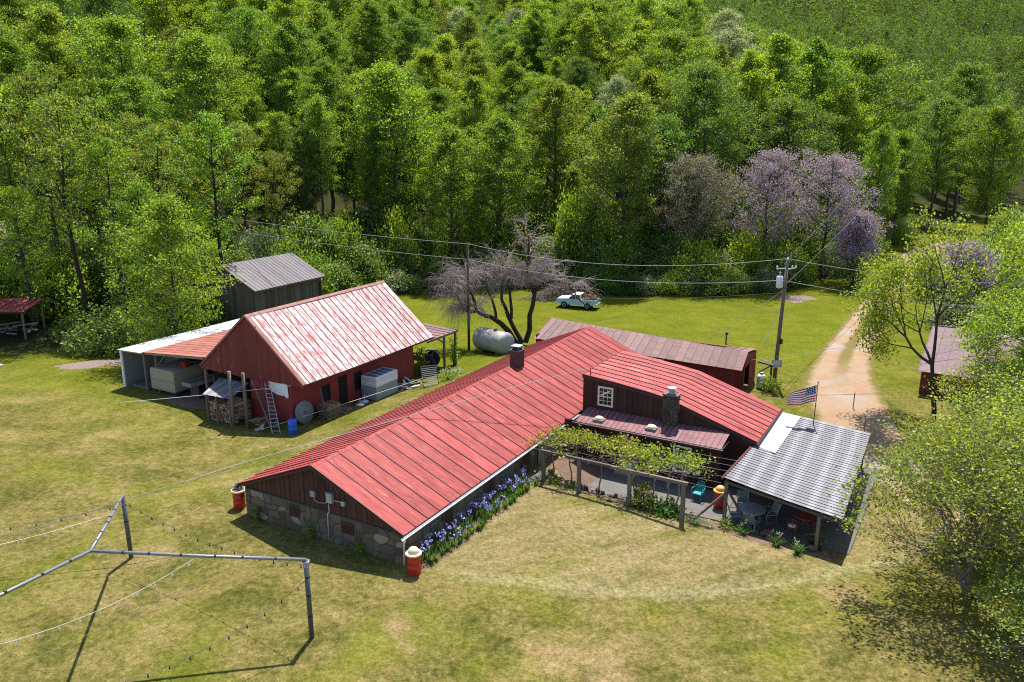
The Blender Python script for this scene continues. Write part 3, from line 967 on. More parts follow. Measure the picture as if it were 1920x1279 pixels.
MB().tube([(-.2, .26, 2.05), (-.16, .26, 1.86), (.1, .26, 1.80), (.45, .26, 1.86), (.64, .26, 1.98)], .022, 6).build('conduit', 'galv', house, True)
MB().tube([(.95, .26, 2.12), (1.3, .26, 2.14), (1.5, .26, 2.12)], .024, 6).lohi((1.45, .2, 2.0), (1.65, .33, 2.22)).build('conduit', 'grey_metal', house)

mroof = sub('main_roof', house)
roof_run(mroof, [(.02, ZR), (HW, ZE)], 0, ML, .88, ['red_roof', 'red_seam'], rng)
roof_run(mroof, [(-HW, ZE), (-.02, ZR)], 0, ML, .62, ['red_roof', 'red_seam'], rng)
m = MB(); m.prism([(-.16, -.02, ZR - .05), (0, -.02, ZR + .035), (.16, -.02, ZR - .05)], (0, ML + .04, 0)); m.build('ridge_cap', 'red_roof', mroof)
for sg in (-1, 1):
    m = MB()
    m.prism([(0, -.015, ZR - .045), (sg * HW, -.015, ZE - .045), (sg * HW, -.015, ZE - .16), (0, -.015, ZR - .17)], (0, .03, 0))
    m.build('barge_board', 'fascia', house); m = MB()
    m.prism([(0, ML + .015, ZR - .045), (sg * HW, ML + .015, ZE - .045), (sg * HW, ML + .015, ZE - .16), (0, ML + .015, ZR - .17)], (0, -.03, 0))
    m.build('barge_board', 'fascia', house)
m = MB(); m.lohi((HW - .07, .02, ZE - .20), (HW - .03, 17.4, ZE - .03)); m.lohi((-HW + .03, .02, ZE - .20), (-HW + .07, ML, ZE - .03)); m.build('fascia', 'fascia', house)
m = MB()
gp = [(HW - .025 + .075 * math.cos(a) + .07, ZE - .115 + .085 * math.sin(a)) for a in [math.pi * (1 + k / 8) for k in range(9)]]
gp += [(x * .86 + (HW + .045) * .14, z * .86 + (ZE - .115) * .14 + .008) for x, z in reversed(gp)]
m.prism([(x, -.12, z) for x, z in gp], (0, 17.6, 0))
gut = m.build('gutter', 'white_paint', house)
MB().tube([(HW + .04, .04, ZE - .2), (HW + .0, .12, ZE - .32), (4.9, .2, ZE - .42), (4.88, .2, .1)], .045, 8).build('downpipe', 'white_paint', gut, True)
# interior floor plane closes the shell so no light leaks through the openings
MB().lohi((-4.45, .62, -.3), (4.45, 29.6, -.25)).build('floor_slab', 'concrete', house)

ch = MB(); ch.lohi((-.22, 18.2, 3.2), (.44, 18.86, 4.55)); chim = ch.build('chimney', 'brick_dark', house)
ch = MB()
for k in range(9):
    for q in range(2):
        o = .165 * (k % 2)
        ch.lohi((-.232 + q * .34, 18.185, 3.4 + k * .125), (.09 + q * .34, 18.199, 3.51 + k * .125))
        ch.lohi((.441, 18.2 + q * .34, 3.4 + k * .125), (.455, 18.52 + q * .34, 3.51 + k * .125))
b = ch.build('brick_course', 'brick_dark', chim, kind='stuff')
MB().lohi((-.27, 18.15, 4.55), (.49, 18.91, 4.62)).build('cap', 'concrete', chim)
MB().lohi((-.12, 18.28, 4.62), (.34, 18.78, 4.72)).build('flue', 'black', chim)
m = MB().lohi((-.2, 18.22, 4.86), (.42, 18.84, 4.89))
for a in (-.12, .34):
    for c in (18.3, 18.76): m.lohi((a - .015, c - .015, 4.62), (a + .015, c + .015, 4.86))
m.build('flue_cover', 'galv', chim)

# ---- side wing with its long shed roof
WS0, WS1, WT0, WT1 = 17.0, 22.9, 5.45, 15.75
wprof = [(WT0, 4.22), (7.6, 4.02), (9.6, 3.78), (10.7, 3.60), (WT1, 1.98)]
wz = lambda t: tab(wprof, t)
wroof = sub('wing_roof', house)
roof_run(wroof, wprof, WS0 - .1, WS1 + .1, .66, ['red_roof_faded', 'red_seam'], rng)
m = MB(); m.lohi((WT0 - .02, WS0 - .1, 4.12), (WT0 + .03, WS1 + .1, 4.25)); m.build('roof_edge', 'red_roof_faded', wroof)
wwall = sub('wing_wall', house)
board_wall(wwall, WS0, WT0 + .03, WT1 - .1, .31, lambda p: 1.6, lambda p: wz(p) - .10, 'brown_board', rng)
m = MB()
m.prism([(WT0 + .03, WS0 + .005, -.7)] + [(x, WS0 + .005, z - .06) for x, z in [(WT0 + .03, 4.22)] + wprof[1:-1] + [(WT1 - .1, 2.0)]] + [(WT1 - .1, WS0 + .005, -.7)], (0, .12, 0))
m.prism([(WT0 + .03, WS1 - .05, -.4)] + [(x, WS1 - .05, z - .06) for x, z in [(WT0 + .03, 4.22)] + wprof[1:-1] + [(WT1 - .1, 2.0)]] + [(WT1 - .1, WS1 - .05, -.4)], (0, -.12, 0))
m.lohi((WT1 - .22, WS0 + .13, -.7), (WT1 - .1, WS1 - .18, 1.9)); m.lohi((WT0 + .03, WS0 + .13, -.7), (WT0 + .15, WS1 - .18, 4.1))
m.build('wing_frame', 'brown_board', wwall)
m = MB()
for (x0, z0), (x1, z1) in zip(wprof, wprof[1:]):
    m.prism([(x0, WS0 - .115, z0 - .04), (x1, WS0 - .115, z1 - .04), (x1, WS0 - .115, z1 - .2), (x0, WS0 - .115, z0 - .2)], (0, .03, 0))
m.build('barge_board', 'fascia', house)
m = MB(); m.tube([(WT1 + .02, WS0 - .25, 1.88), (WT1 + .02, WS1 + .25, 1.90)], .075, 8); m.build('gutter', 'fascia', house)
win = MB().lohi((6.53, WS0 - .055, 2.55), (7.33, WS0 - .045, 3.58)).build('window', 'glass', house)
m = MB()
for a, b in ((6.45, 6.55), (7.31, 7.41)): m.lohi((a, WS0 - .085, 2.47), (b, WS0 - .035, 3.66))
m.lohi((6.55, WS0 - .085, 3.56), (7.31, WS0 - .035, 3.66)); m.lohi((6.55, WS0 - .085, 2.47), (7.31, WS0 - .035, 2.57)); m.lohi((6.55, WS0 - .083, 3.03), (7.31, WS0 - .04, 3.09))
m.build('frame', 'cream_paint', win)
m = MB()
for t in (6.80, 7.06): m.lohi((t - .012, WS0 - .07, 2.57), (t + .012, WS0 - .056, 3.56))
for z in (2.80, 3.32): m.lohi((6.55, WS0 - .072, z - .012), (7.31, WS0 - .058, z + .012))
m.build('muntin', 'cream_paint', win)
MB().prism([(6.62, WS0 - .09, 3.14), (6.68, WS0 - .09, 3.10), (7.24, WS0 - .09, 3.42), (7.20, WS0 - .09, 3.48)], (0, .015, 0)).build('prop_stick', 'white_paint', win)
m = MB(); m.tube([(5.85, WS0 + .15, 4.18), (5.85, WS0 + .15, 4.62)], [.05, .02], 6); m.build('vent_pipe', 'barrel_red', house)

# ---- low porch roof in front of the wing
proof = sub('porch_roof', house)
roof_run_x(proof, [(16.93, 2.26), (15.2, 1.92)], 5.85, 14.3, .30, ['porch_roof', 'dark_seam'], rng)
m = MB(); m.lohi((5.85, 15.16, 1.74), (14.3, 15.2, 1.89)); m.lohi((14.3, 15.2, 1.74), (14.34, 16.9, 1.88)); m.build('fascia', 'fascia', house)
m = MB(); m.tube([(5.7, 15.10, 1.84), (14.4, 15.10, 1.86)], .06, 8); m.build('gutter', 'fascia', house)
for (t, s) in ((7.1, 15.72), (10.2, 15.85)):
    k = MB(); zc = 1.92 + (s - 15.2) * .197
    k.lohi((t - .30, s - .26, zc - .05), (t + .30, s + .26, zc + .10))
    sky_l = k.build('skylight', 'grey_wood', house)
    d = MB()
    vs = []; fs = []
    for j in range(6):
        e = j / 5 * math.pi / 2
        for i in range(12):
            a = 2 * math.pi * i / 12
            cx_, cy_ = math.cos(a), math.sin(a)
            q = max(abs(cx_), abs(cy_)) ** .5
            vs.append((t + .27 * cx_ / q * math.cos(e), s + .23 * cy_ / q * math.cos(e), zc + .10 + .17 * math.sin(e)))
    for j in range(5):
        for i in range(12): fs.append((j * 12 + i, j * 12 + (i + 1) % 12, (j + 1) * 12 + (i + 1) % 12, (j + 1) * 12 + i))
    d.add(vs, fs).build('dome', 'barrel_lid', sky_l, True)
lwall = sub('porch_wall', house)
board_wall(lwall, 15.55, 5.0, 14.15, .305, lambda p: -.66, lambda p: 1.83, 'brown_board', rng)
MB().lohi((5.0, 15.555, -.7), (14.15, 15.66, 1.8)).lohi((14.03, 15.66, -.7), (14.15, 16.95, 1.8)).build('porch_frame', 'brown_board', lwall)
dr = MB().lohi((8.62, 15.44, -.64), (9.52, 15.50, 1.36)).build('door', 'door_red', house)
m = MB().lohi((8.50, 15.42, -.64), (8.62, 15.51, 1.48)).lohi((9.52, 15.42, -.64), (9.64, 15.51, 1.48)).lohi((8.62, 15.42, 1.36), (9.52, 15.51, 1.48)); m.build('frame', 'door_blue', dr)
MB().lohi((8.75, 15.425, -.5), (9.39, 15.439, .1)).build('kick_panel', 'white_plastic', dr)
MB().lohi((9.38, 15.39, .32), (9.46, 15.44, .40)).build('handle', 'galv', dr)
MB().lohi((8.45, 14.95, -.66), (9.7, 15.42, -.5)).build('door_step', 'pale_wood', house)
win = MB().lohi((11.70, 15.47, .12), (12.56, 15.48, 1.46)).build('window', 'glass', house)
m = MB().lohi((11.62, 15.44, .03), (11.71, 15.50, 1.55)).lohi((12.55, 15.44, .03), (12.64, 15.50, 1.55)).lohi((11.71, 15.44, 1.46), (12.55, 15.50, 1.55)).lohi((11.71, 15.44, .03), (12.55, 15.50, .12)).lohi((11.71, 15.442, .76), (12.55, 15.50, .82))
m.build('frame', 'white_paint', win)
# stone chimney against the wing
c0, c1, d0, d1, cz0, cz1 = 10.55, 11.4, 16.46, 16.96, 1.9, 3.92
chim = MB().lohi((c0 + .05, d0 + .05, cz0), (c1 - .05, d1 - .02, cz1)).build('stone_chimney', 'mortar', house)
A = MB()
for to3, L_ in ((lambda u, v, d: (c0 + u, d0 + .05 - d, cz0 + v), c1 - c0), (lambda u, v, d: (c1 - .05 + d, d0 + u, cz0 + v), d1 - d0), (lambda u, v, d: (c0 + .05 - d, d0 + u, cz0 + v), d1 - d0)):
    a = stone_face(None, to3, L_, cz1 - cz0, .24, .17, rng, joined=True, proud=.06)
    A.add(a.v, a.f)
A.build('stone_facing', 'chimney_stone', chim, kind='stuff')
MB().lohi((c0 - .03, d0 - .03, cz1), (c1 + .03, d1 + .02, cz1 + .08)).build('cap', 'concrete', chim)
MB().lathe([(.16, 0), (.16, .16), (.15, .16), (.15, .30), (.27, .32), (.27, .36), (.05, .42)], 14, ((c0 + c1) / 2, (d0 + d1) / 2, cz1 + .08)).build('flue_cap', 'galv', chim)

# ---- tin patio roof on posts
def patio_pt(u, v, dz=0.0):      # u 0..1 along the fall (t), v 0..1 along s
    a = Vector((15.25, 12.35, 1.66)); b = Vector((20.85, 11.15, 1.40)); c = Vector((15.95, 23.1, 1.74)); d = Vector((20.75, 22.9, 1.42))
    p = a.lerp(b, u).lerp(c.lerp(d, u), v); p.z += dz - .05 * math.sin(math.pi * u) * (1 - v)
    return p
tin = sub('patio_roof', house)
NS = 38
for i in range(NS):
    for j, (u0, u1) in enumerate(((0, .52), (.5, 1.0))):
        v0, v1 = i / NS, (i + 1) / NS + .004
        m = MB(); K = 5; vs = []
        us = [u0, (u0 + u1) / 2, u1]
        if j == 0 and i >= 17: us = [.0, .2, u1]
        for u in us:
            for k in range(K):
                v = v0 + (v1 - v0) * k / (K - 1)
                vs.append(patio_pt(u, v, (.042 * (1 if k % 4 in (1,) else (-1 if k % 4 == 3 else 0))) + (.006 if j == 0 else -.006) + .003 * (i % 2) + rng.uniform(-.002, .002)))
        fs = [(r * K + k, r * K + k + 1, (r + 1) * K + k + 1, (r + 1) * K + k) for r in range(2) for k in range(K - 1)]
        m.add(vs, fs).build('tin_sheet', 'tin', tin)
m = MB()
q = [patio_pt(-.02, .44, .045), patio_pt(.23, .42, .045), patio_pt(.20, .985, .045), patio_pt(-.02, .99, .045)]
m.prism(q, (0, 0, .012)); m.build('white_sheet', 'white_sheet', tin)
m = MB()
for u in (0.02, .35, .68, .98): m.beam(patio_pt(u, .01, -.11), patio_pt(u, .99, -.11), .09, .12)
for v in (.005, .33, .66, .995): m.beam(patio_pt(.0, v, -.22), patio_pt(1, v, -.22), .07, .12)
m.build('roof_frame', 'dark_wood', tin)
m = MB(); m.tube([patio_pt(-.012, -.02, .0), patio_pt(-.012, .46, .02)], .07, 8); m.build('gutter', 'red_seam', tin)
for (t, s, w, u, v) in ((15.35, 12.45, .16, 0.02, .01), (19.85, 11.35, .15, .8, .015), (20.55, 16.6, .14, .96, .5), (20.5, 22.6, .14, .96, .97), (17.0, 16.9, .14, .3, .45)):
    z1 = patio_pt(u, v, -.24).z; z0 = zl(t, s) - .1
    MB().box((t, s, (z0 + z1) / 2), (w, w, z1 - z0)).build('post', 'post_wood', house)
m = MB().beam((15.35, 12.4, .85), (14.05, 11.95, -.65), .10, .10); m.build('brace', 'post_wood', house)
m = MB().beam((15.45, 12.4, 1.0), (17.0, 11.55, -.6), .12, .06); m.build('brace', 'dark_wood', house)
# picket panels closing the back of the patio
for (t0, t1, s) in ((15.5, 16.9, 15.6), (16.98, 18.9, 15.75)):
    pr = sub('picket_panel', house)
    n = int((t1 - t0) / .15)
    for i in range(n):
        t = t0 + (i + .5) * (t1 - t0) / n
        MB().lohi((t - .045, s - .012, -.60), (t + .045, s + .012, .55 + rng.uniform(-.02, .02))).build('picket', 'dark_wood', pr)
    MB().lohi((t0, s + .013, -.45), (t1, s + .05, -.36)).lohi((t0, s + .013, .3), (t1, s + .05, .39)).build('rail', 'dark_wood', pr)
MB().lohi((15.3, 17.0, -.7), (15.4, 22.7, 1.7)).build('patio_wall', 'brown_board', house)
# ------------------------------------------------------------------ the weathered red barn
rng = random.Random(11)
BT, BS0, BS1 = -17.05, 11.9, 26.6
BZR, BZE, BHW, BG = 6.22, 2.10, 4.93, -1.0
barn = hthing('barn', 'red barn with peeling white and rust metal roof and board gable', 'barn', BT, BS0, BG)
bz = lambda t: BZR - (BZR - BZE) / BHW * abs(t - BT)
broof = sub('barn_roof', barn)
roof_run(broof, [(BT + .02, BZR), (BT + BHW, BZE)], BS0, BS1, .61, ['barn_roof', 'barn_seam'], rng, sag=lambda k: -.05 * math.sin(math.pi * k))
roof_run(broof, [(BT - BHW, BZE), (BT - .02, BZR)], BS0, BS1, .61, ['barn_roof', 'barn_seam'], rng)
MB().prism([(BT - .2, BS0 - .03, BZR - .12), (BT, BS0 - .03, BZR + .03), (BT + .2, BS0 - .03, BZR - .12)], (0, BS1 - BS0 + .06, 0)).build('ridge_cap', 'barn_trim', broof)
m = MB()
for sg in (-1, 1):
    m.prism([(BT, BS0 - .02, BZR + .02), (BT + sg * BHW, BS0 - .02, BZE + .02), (BT + sg * BHW, BS0 - .02, BZE - .12), (BT, BS0 - .02, BZR - .14)], (0, .03, 0))
    m.prism([(BT, BS0 - .02, BZR + .012), (BT + sg * BHW, BS0 - .02, BZE + .012), (BT + sg * BHW, BS0 + .34, BZE + .012), (BT, BS0 + .34, BZR + .012)], (0, 0, .016))
m.build('rake_trim', 'barn_trim', barn)
MB().lohi((BT + BHW - .05, BS0 + .02, BZE - .17), (BT + BHW - .01, BS1, BZE - .03)).build('fascia', 'fascia', barn)
bg = sub('gable_siding', barn)
def shifted(fn): return fn
n = 34; w = 2 * BHW / n
for i in range(n):
    a, b = BT - BHW + i * w + .004, BT - BHW + (i + 1) * w - .004
    z0 = BZE - .32 + rng.uniform(-.03, .03) + .10 * (b > BT)
    poly = [(a, z0), (b, z0)] + [(b, max(bz(b) - .06, z0 + .03))] + ([(BT, bz(BT) - .06)] if a < BT < b else []) + [(a, max(bz(a) - .06, z0 + .03))]
    MB().prism([(p, BS0 + .12, z) for p, z in poly], (0, -.025 - rng.uniform(0, .012), 0)).build('board', 'barn_board', bg)
m = MB().lohi((BT - .12, BS0 + .055, 4.2), (BT + .95, BS0 + .075, 5.55)); ld = m.build('loft_door', 'barn_board', barn)
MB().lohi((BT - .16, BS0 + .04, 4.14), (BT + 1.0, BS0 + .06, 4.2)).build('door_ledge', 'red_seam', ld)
# painted block walls
m = MB()
m.lohi((-17.3, BS0 + .25, BG - .2), (-13.5, BS0 + .45, BZE - .1)); m.lohi((-13.7, BS0 + .45, BG - .2), (-13.5, 15.0, 2.6))
m.lohi((-13.7, 15.9, BG - .2), (-13.5, 16.7, 2.6)); m.lohi((-13.7, 17.65, BG - .2), (-13.5, 18.4, 2.6)); m.lohi((-13.7, 19.3, BG - .2), (-13.5, 25.6, 2.6))
m.lohi((-13.7, 15.0, .95), (-13.5, 15.9, 2.6)); m.lohi((-13.7, 15.0, BG - .2), (-13.5, 15.9, -.85)); m.lohi((-13.7, 16.7, 1.15), (-13.5, 17.65, 2.6))
m.lohi((-13.7, 18.4, 1.0), (-13.5, 19.3, 2.6)); m.lohi((-13.7, 18.4, BG - .2), (-13.5, 19.3, -.4))
m.lohi((-17.3, BS0 + .45, BG - .2), (-17.1, 25.6, 2.3)); m.lohi((-17.1, 25.4, BG - .2), (-13.7, 25.6, 2.6))
m.build('block_wall', 'barn_paint', barn)
MB().lohi((-22.0, 24.9, BG - .3), (-17.3, 25.1, 2.3)).lohi((-22.1, 13.0, BG - .3), (-22.0, 25, 1.0)).build('rear_wall', 'dark_wood', barn)
MB().prism([(BT - BHW + .1, BS1 - .3, 2.0), (BT + BHW - .1, BS1 - .3, 2.0), (BT, BS1 - .3, BZR - .1)], (0, .1, 0)).build('rear_gable', 'barn_board', barn)
# flat soffit under the wide eave
MB().prism([(-13.5, BS0 + .2, 2.62), (-12.2, BS0 + .2, 2.1), (-12.2, BS1 - .2, 2.1), (-13.5, BS1 - .2, 2.62)], (0, 0, -.05)).build('soffit', 'fascia', barn)
for (a, b, z0, z1) in ((15.0, 15.9, -.85, .95), (18.4, 19.3, -.4, 1.0)):
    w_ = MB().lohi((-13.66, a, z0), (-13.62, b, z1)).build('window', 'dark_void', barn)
    m = MB()
    for q in range(1, 4): m.lohi((-13.61, a + q * (b - a) / 4 - .02, z0), (-13.585, a + q * (b - a) / 4 + .02, z1))
    m.lohi((-13.61, a, (z0 + z1) / 2 - .03), (-13.58, b, (z0 + z1) / 2 + .03)); m.build('bar', 'dark_wood', w_)
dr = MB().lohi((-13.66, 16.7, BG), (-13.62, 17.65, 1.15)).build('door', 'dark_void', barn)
m = MB().lohi((-13.61, 16.66, BG), (-13.47, 16.72, 1.2)).lohi((-13.61, 17.62, BG), (-13.47, 17.69, 1.2)); m.build('frame', 'barn_board', dr)
# lean-to on the far side: red tin, then a pale tin bay
lean = sub('lean_to_roof', barn)
roof_run(lean, [(-28.75, 1.98), (-21.3, 2.62)], 12.15, 29.2, .58, ['lean_roof', 'lean_roof'], rng, rib=.05, ribh=.02)
roof_run(lean, [(-31.6, 1.84), (-28.72, 1.95)], 12.05, 29.6, .7, ['white_sheet', 'white_sheet'], rng, rib=.05, ribh=.015)
m = MB()
m.beam((-28.7, 12.35, 1.86), (-22.1, 12.35, 2.4), .1, .16); m.beam((-31.5, 12.25, 1.74), (-28.8, 12.25, 1.85), .08, .14)
for s in (16, 20, 24, 28): m.beam((-31.5, s, 1.74), (-22.1, s, 2.4), .1, .14)
m.build('rafter', 'grey_wood', lean)
for (t, s) in ((-27.6, 12.45), (-22.3, 12.6), (-28.8, 20.0), (-28.8, 28.5), (-28.9, 12.4)):
    z0 = zl(t, s) - .2
    m = MB().box((t, s, (z0 + 1.9) / 2), (.17, .17, 1.9 - z0)); m.build('post', 'post_wood', barn)
MB().beam((-27.5, 12.45, 1.0), (-26.5, 12.45, 1.95), .08, .08).build('brace', 'post_wood', barn)
MB().lohi((-31.55, 12.3, -1.9), (-31.4, 29, 1.76)).lohi((-31.4, 15.9, -1.9), (-28.9, 16.05, 1.7)).lohi((-31.4, 28.8, -1.9), (-22.1, 29, 1.8)).build('bay_wall', 'block_grey', barn)
MB().lohi((-31.58, 12.2, -1.9), (-31.38, 12.32, 1.78)).build('corner_trim', 'white_paint', barn)
MB().lohi((-31.3, 12.6, -1.45), (-29.0, 15.8, -1.0)).build('bay_step', 'concrete', barn)
# small open lean-to at the far end
far = sub('tractor_shelter', barn)
roof_run(far, [(-17.2, 1.75), (-12.9, 1.55)], 26.7, 31.3, .66, ['brown_roof', 'dark_seam'], rng)
MB().lohi((-17.2, 31.2, 1.45), (-12.95, 31.3, 1.62)).lohi((-12.98, 26.8, 1.38), (-12.88, 31.3, 1.53)).build('fascia', 'post_wood', far)
MB().box((-13.15, 29.5, 0.0), (.16, .16, 3.2)).beam((-13.15, 29.5, .7), (-13.15, 28.4, 1.45), .09, .09).build('post', 'post_wood', far)
MB().box((-13.15, 31.2, -.05), (.16, .16, 3.1)).build('post', 'post_wood', far)

# ------------------------------------------------------------------ dark weathered log shed behind the barn
cab = hthing('plank_shed', 'weathered grey plank shed with dark tin roof behind the barn', 'shed', -44.2, 33.2, zl(-42, 38))
cz = zl(-42, 38)
CR, CE, CT0, CT1, CS0, CS1 = 4.35, 2.0, -44.4, -39.4, 33.1, 43.7
cr_ = sub('shed_roof', cab)
roof_run(cr_, [(CT0, CR), (CT1, CE)], CS0, CS1, .52, ['dark_roof', 'dark_seam'], rng)
roof_run(cr_, [(CT0 - 5, CE), (CT0 - .02, CR)], CS0, CS1, .52, ['dark_roof', 'dark_seam'], rng)
MB().lohi((CT1 - .06, CS0, CE - .2), (CT1 - .02, CS1, CE - .04)).build('fascia', 'dark_wood', cab)
cs = sub('plank_siding', cab)
board_wall(cs, CT1 - .45, CS0 + .3, CS1 - .3, .26, lambda p: cz - .2, lambda p: CE + .12, 'old_plank', rng, False, out=1, along='s', gap=.02)
n = 30
for i in range(n):
    a = CT0 - 4.6 + i * (9.2 / n) + .01; b = a + 9.2 / n - .02
    zt = lambda t: CR - (CR - CE) / 5 * abs(t - CT0) - .08
    MB().prism([(a, CS0 + .3, cz - .2), (b, CS0 + .3, cz - .2), (b, CS0 + .3, zt(b)), (a, CS0 + .3, zt(a))], (0, -.03, 0)).build('board', 'old_plank', cs)
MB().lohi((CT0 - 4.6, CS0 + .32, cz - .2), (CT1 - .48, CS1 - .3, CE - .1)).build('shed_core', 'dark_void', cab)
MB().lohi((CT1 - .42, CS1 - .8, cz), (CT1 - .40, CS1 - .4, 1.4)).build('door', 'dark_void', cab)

# ------------------------------------------------------------------ long red shed behind the wing
bs = hthing('long_shed', 'long low red shed with brown metal roof behind the farmhouse wing', 'shed', 3.2, 31.0, zl(3.2, 31))
Rr = sub('shed_roof', bs)
# the roof runs lengthwise along t, near slope falls towards -s
def shed_line(t): return 30.35 + (t + 5.35) * -.035
me_w = .63
n = 27
for i in range(n):
    t = -5.3 + i * me_w
    e0 = 30.75 - i * .030; r0 = 34.1 - i * .098
    zr_ = 2.9 + .0 * i; ze_ = 1.9
    m = MB()
    for (y0, zz0, y1, zz1) in ((e0, ze_, r0, zr_), (r0, zr_, r0 + 2.6, zr_ - 1.5 + 1.1 * sm(17, 26, i))):
        m.prism([(t + .02, y0, zz0), (t + me_w - .02, y0 - .03, zz0), (t + me_w - .02, y1 - .09, zz1), (t + .02, y1, zz1)], (0, 0, .02))
        m.prism([(t - .02, y0, zz0), (t + .02, y0, zz0), (t + .02, y1, zz1), (t - .02, y1, zz1)], (0, 0, .05), 1)
    m.build('roof_panel', ['brown_roof', 'dark_seam'], Rr)
TE = -5.3 + n * me_w
board_wall(sub('shed_siding', bs), 30.95, -5.1, TE - .15, .28, lambda p: -.9, lambda p: 1.95, 'shed_board', rng, False)
MB().lohi((-5.1, 31.0 - .02, -1.2), (TE - .15, 31.15, 1.85)).lohi((-5.1, 34.5, -1.2), (TE - .15, 34.6, 2.3)).lohi((-5.15, 31, -1.2), (-5.05, 34.5, 2.2)).build('shed_frame', 'shed_board', bs)
m = MB(); t_ = TE - .12
m.prism([(t_, 30.9, 1.85), (t_, 33.4, 1.85), (t_, 34.6, 2.25), (t_, 31.45, 2.8)], (.06, 0, 0)); m.build('end_gable', 'shed_board', bs)
board_wall(sub('end_siding', bs), t_, 32.6, 34.6, .25, lambda p: -.3, lambda p: 2.0, 'shed_board', rng, False, out=1, along='s')
MB().lohi((t_ - .02, 30.9, -.3), (t_ + .05, 31.05, 1.9)).build('door_post', 'shed_board', bs)
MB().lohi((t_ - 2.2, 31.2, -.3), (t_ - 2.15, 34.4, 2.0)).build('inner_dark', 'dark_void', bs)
MB().beam((11.85, 34.2, 1.55), (13.0, 34.2, 1.4), .35, .1).box((12.85, 34.2, .6), (.13, .13, 1.7)).beam((12.0, 34.2, .75), (12.8, 34.2, 1.35), .08, .08).build('side_awning', 'dark_wood', bs)
# weatherhead box and bracket under the eave
MB().lohi((5.45, 30.55, 1.35), (5.75, 30.85, 1.75)).build('service_box', 'white_paint', bs)
# ------------------------------------------------------------------ mauve-roofed shed behind the lane-side trees
msx, msy = 34.0, 53.5
ms = thing('metal_roof_shed', 'shed with mauve ribbed metal roof behind the trees beside the lane', 'shed', (msx, msy, zg(msx, msy)), R(-33))
mroof_ = sub('shed_roof', ms)
m0 = zg(msx, msy)
mmesh = panel_mesh('roof_panel', .82, [(0, 0), (7.6, -1.75)], ['mauve_roof', 'dark_seam'], .05, .04)
for v in mmesh.vertices: v.co = (v.co.y, -v.co.x, v.co.z)
for i in range(14): link('roof_panel', mmesh, mroof_, (-4.4 + i * .82, 4.6, 3.5 + .001 * i))
MB().lohi((-4.2, -2.6, -.5), (6.9, -2.4, 1.6)).lohi((-4.2, -2.4, -.5), (-4.05, 4.4, 1.6)).lohi((-4.2, 4.3, -.5), (6.9, 4.5, 3.3)).lohi((6.8, -2.4, -.5), (6.9, 4.3, 1.6)).build('wall', 'shed_board', ms)
MB().lohi((-4.45, 4.55, 3.42), (7.1, 4.72, 3.56)).build('ridge_trim', 'dark_seam', ms)

# ------------------------------------------------------------------ red-roofed shelter at the left edge
sx, sy = -51.5, 76.5
sh = thing('open_shelter', 'open shelter with low red tin roof at the left edge of the lawn', 'shelter', (sx, sy, zg(sx, sy)), 0.05)
s_r = sub('shelter_roof', sh)
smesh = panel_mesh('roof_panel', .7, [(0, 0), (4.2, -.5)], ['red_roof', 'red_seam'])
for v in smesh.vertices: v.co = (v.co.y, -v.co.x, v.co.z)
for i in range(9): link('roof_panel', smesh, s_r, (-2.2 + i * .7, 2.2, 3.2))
for (a, b) in ((3.7, 1.9), (3.7, -1.7), (-1.9, -1.7)): MB().box((a, b, 1.3), (.16, .16, 2.9)).build('post', 'post_wood', sh)
MB().lohi((-2.1, -1.85, 2.5), (4.1, -1.75, 2.68)).build('beam', 'fascia', sh)
m = MB()
for k in range(14):
    a = rng.uniform(-1.5, 2.8)
    m.beam((a, rng.uniform(-1.2, 1.5), .15 + k * .06), (a + rng.uniform(1.2, 2.2), rng.uniform(-1.5, 1.0), .2 + k * .07), .22, .1)
tag(m.build('lumber_pile', 'grey_wood'), 'jumbled boards piled under the red-roofed shelter', 'lumber').location = (sx, sy, zg(sx, sy))
# ------------------------------------------------------------------ yard things
rng = random.Random(23)
def drum(t, s, label, lid, z=None, dome=True, body='barrel_red', tilt=0):
    z = zl(t, s) if z is None else z
    o = hthing('drum_bin', label, 'drum', t, s, z, None)
    prof = [(.285, 0), (.295, .02), (.29, .28), (.305, .30), (.29, .32), (.29, .57), (.305, .59), (.29, .61), (.29, .86), (.30, .88)]
    b = MB().lathe(prof, 20, (t, s, z)).build('drum_body', body, o, 'quad')
    l = MB().lathe([(.33, 0), (.355, .02), (.355, .07), (.33, .09)], 20, (t, s, z + .87)).build('lid_rim', lid, o, 'quad')
    if dome: MB().lathe([(.25 * math.cos(a), .25 * math.sin(a)) for a in [math.pi / 2 * k / 7 for k in range(8)]], 20, (t, s, z + .96)).build('lid_dome', lid, o, 'quad')
    else:
        MB().lathe([(.30, 0), (.30, .02)], 16, (t, s, z + .955)).build('lid_top', 'dark_wood', o)
        MB().box((t - .03, s, z + 1.1), (.34, .12, .22), (0, R(-18), .3)).box((t + .12, s + .02, z + 1.05), (.12, .2, .18), (.2, 0, .2)).build('stone_weight', 'galv', o)
    return o
drum(5.53, .02, 'red drum bin with beige domed lid at the near corner of the stone wall', 'barrel_lid')
drum(-5.62, .62, 'red drum bin with flat beige rim under the left eave corner', 'barrel_lid', dome=False)
drum(14.75, 13.75, 'bright red drum bin with yellow domed lid on the walk by the patio post', 'yellow_lid', -.66)
o = hthing('plastic_drum', 'blue plastic drum beside the foot of the ladder', 'drum', -12.45, 11.05, zl(-12.45, 11.05))
MB().lathe([(.27, 0), (.295, .05), (.295, .30), (.305, .32), (.295, .34), (.295, .62), (.305, .64), (.295, .66), (.295, .9), (.25, .97), (.10, .985)], 20, (-12.45, 11.05, zl(-12.45, 11.05))).build('drum_body', 'blue_plastic', o, 'quad')
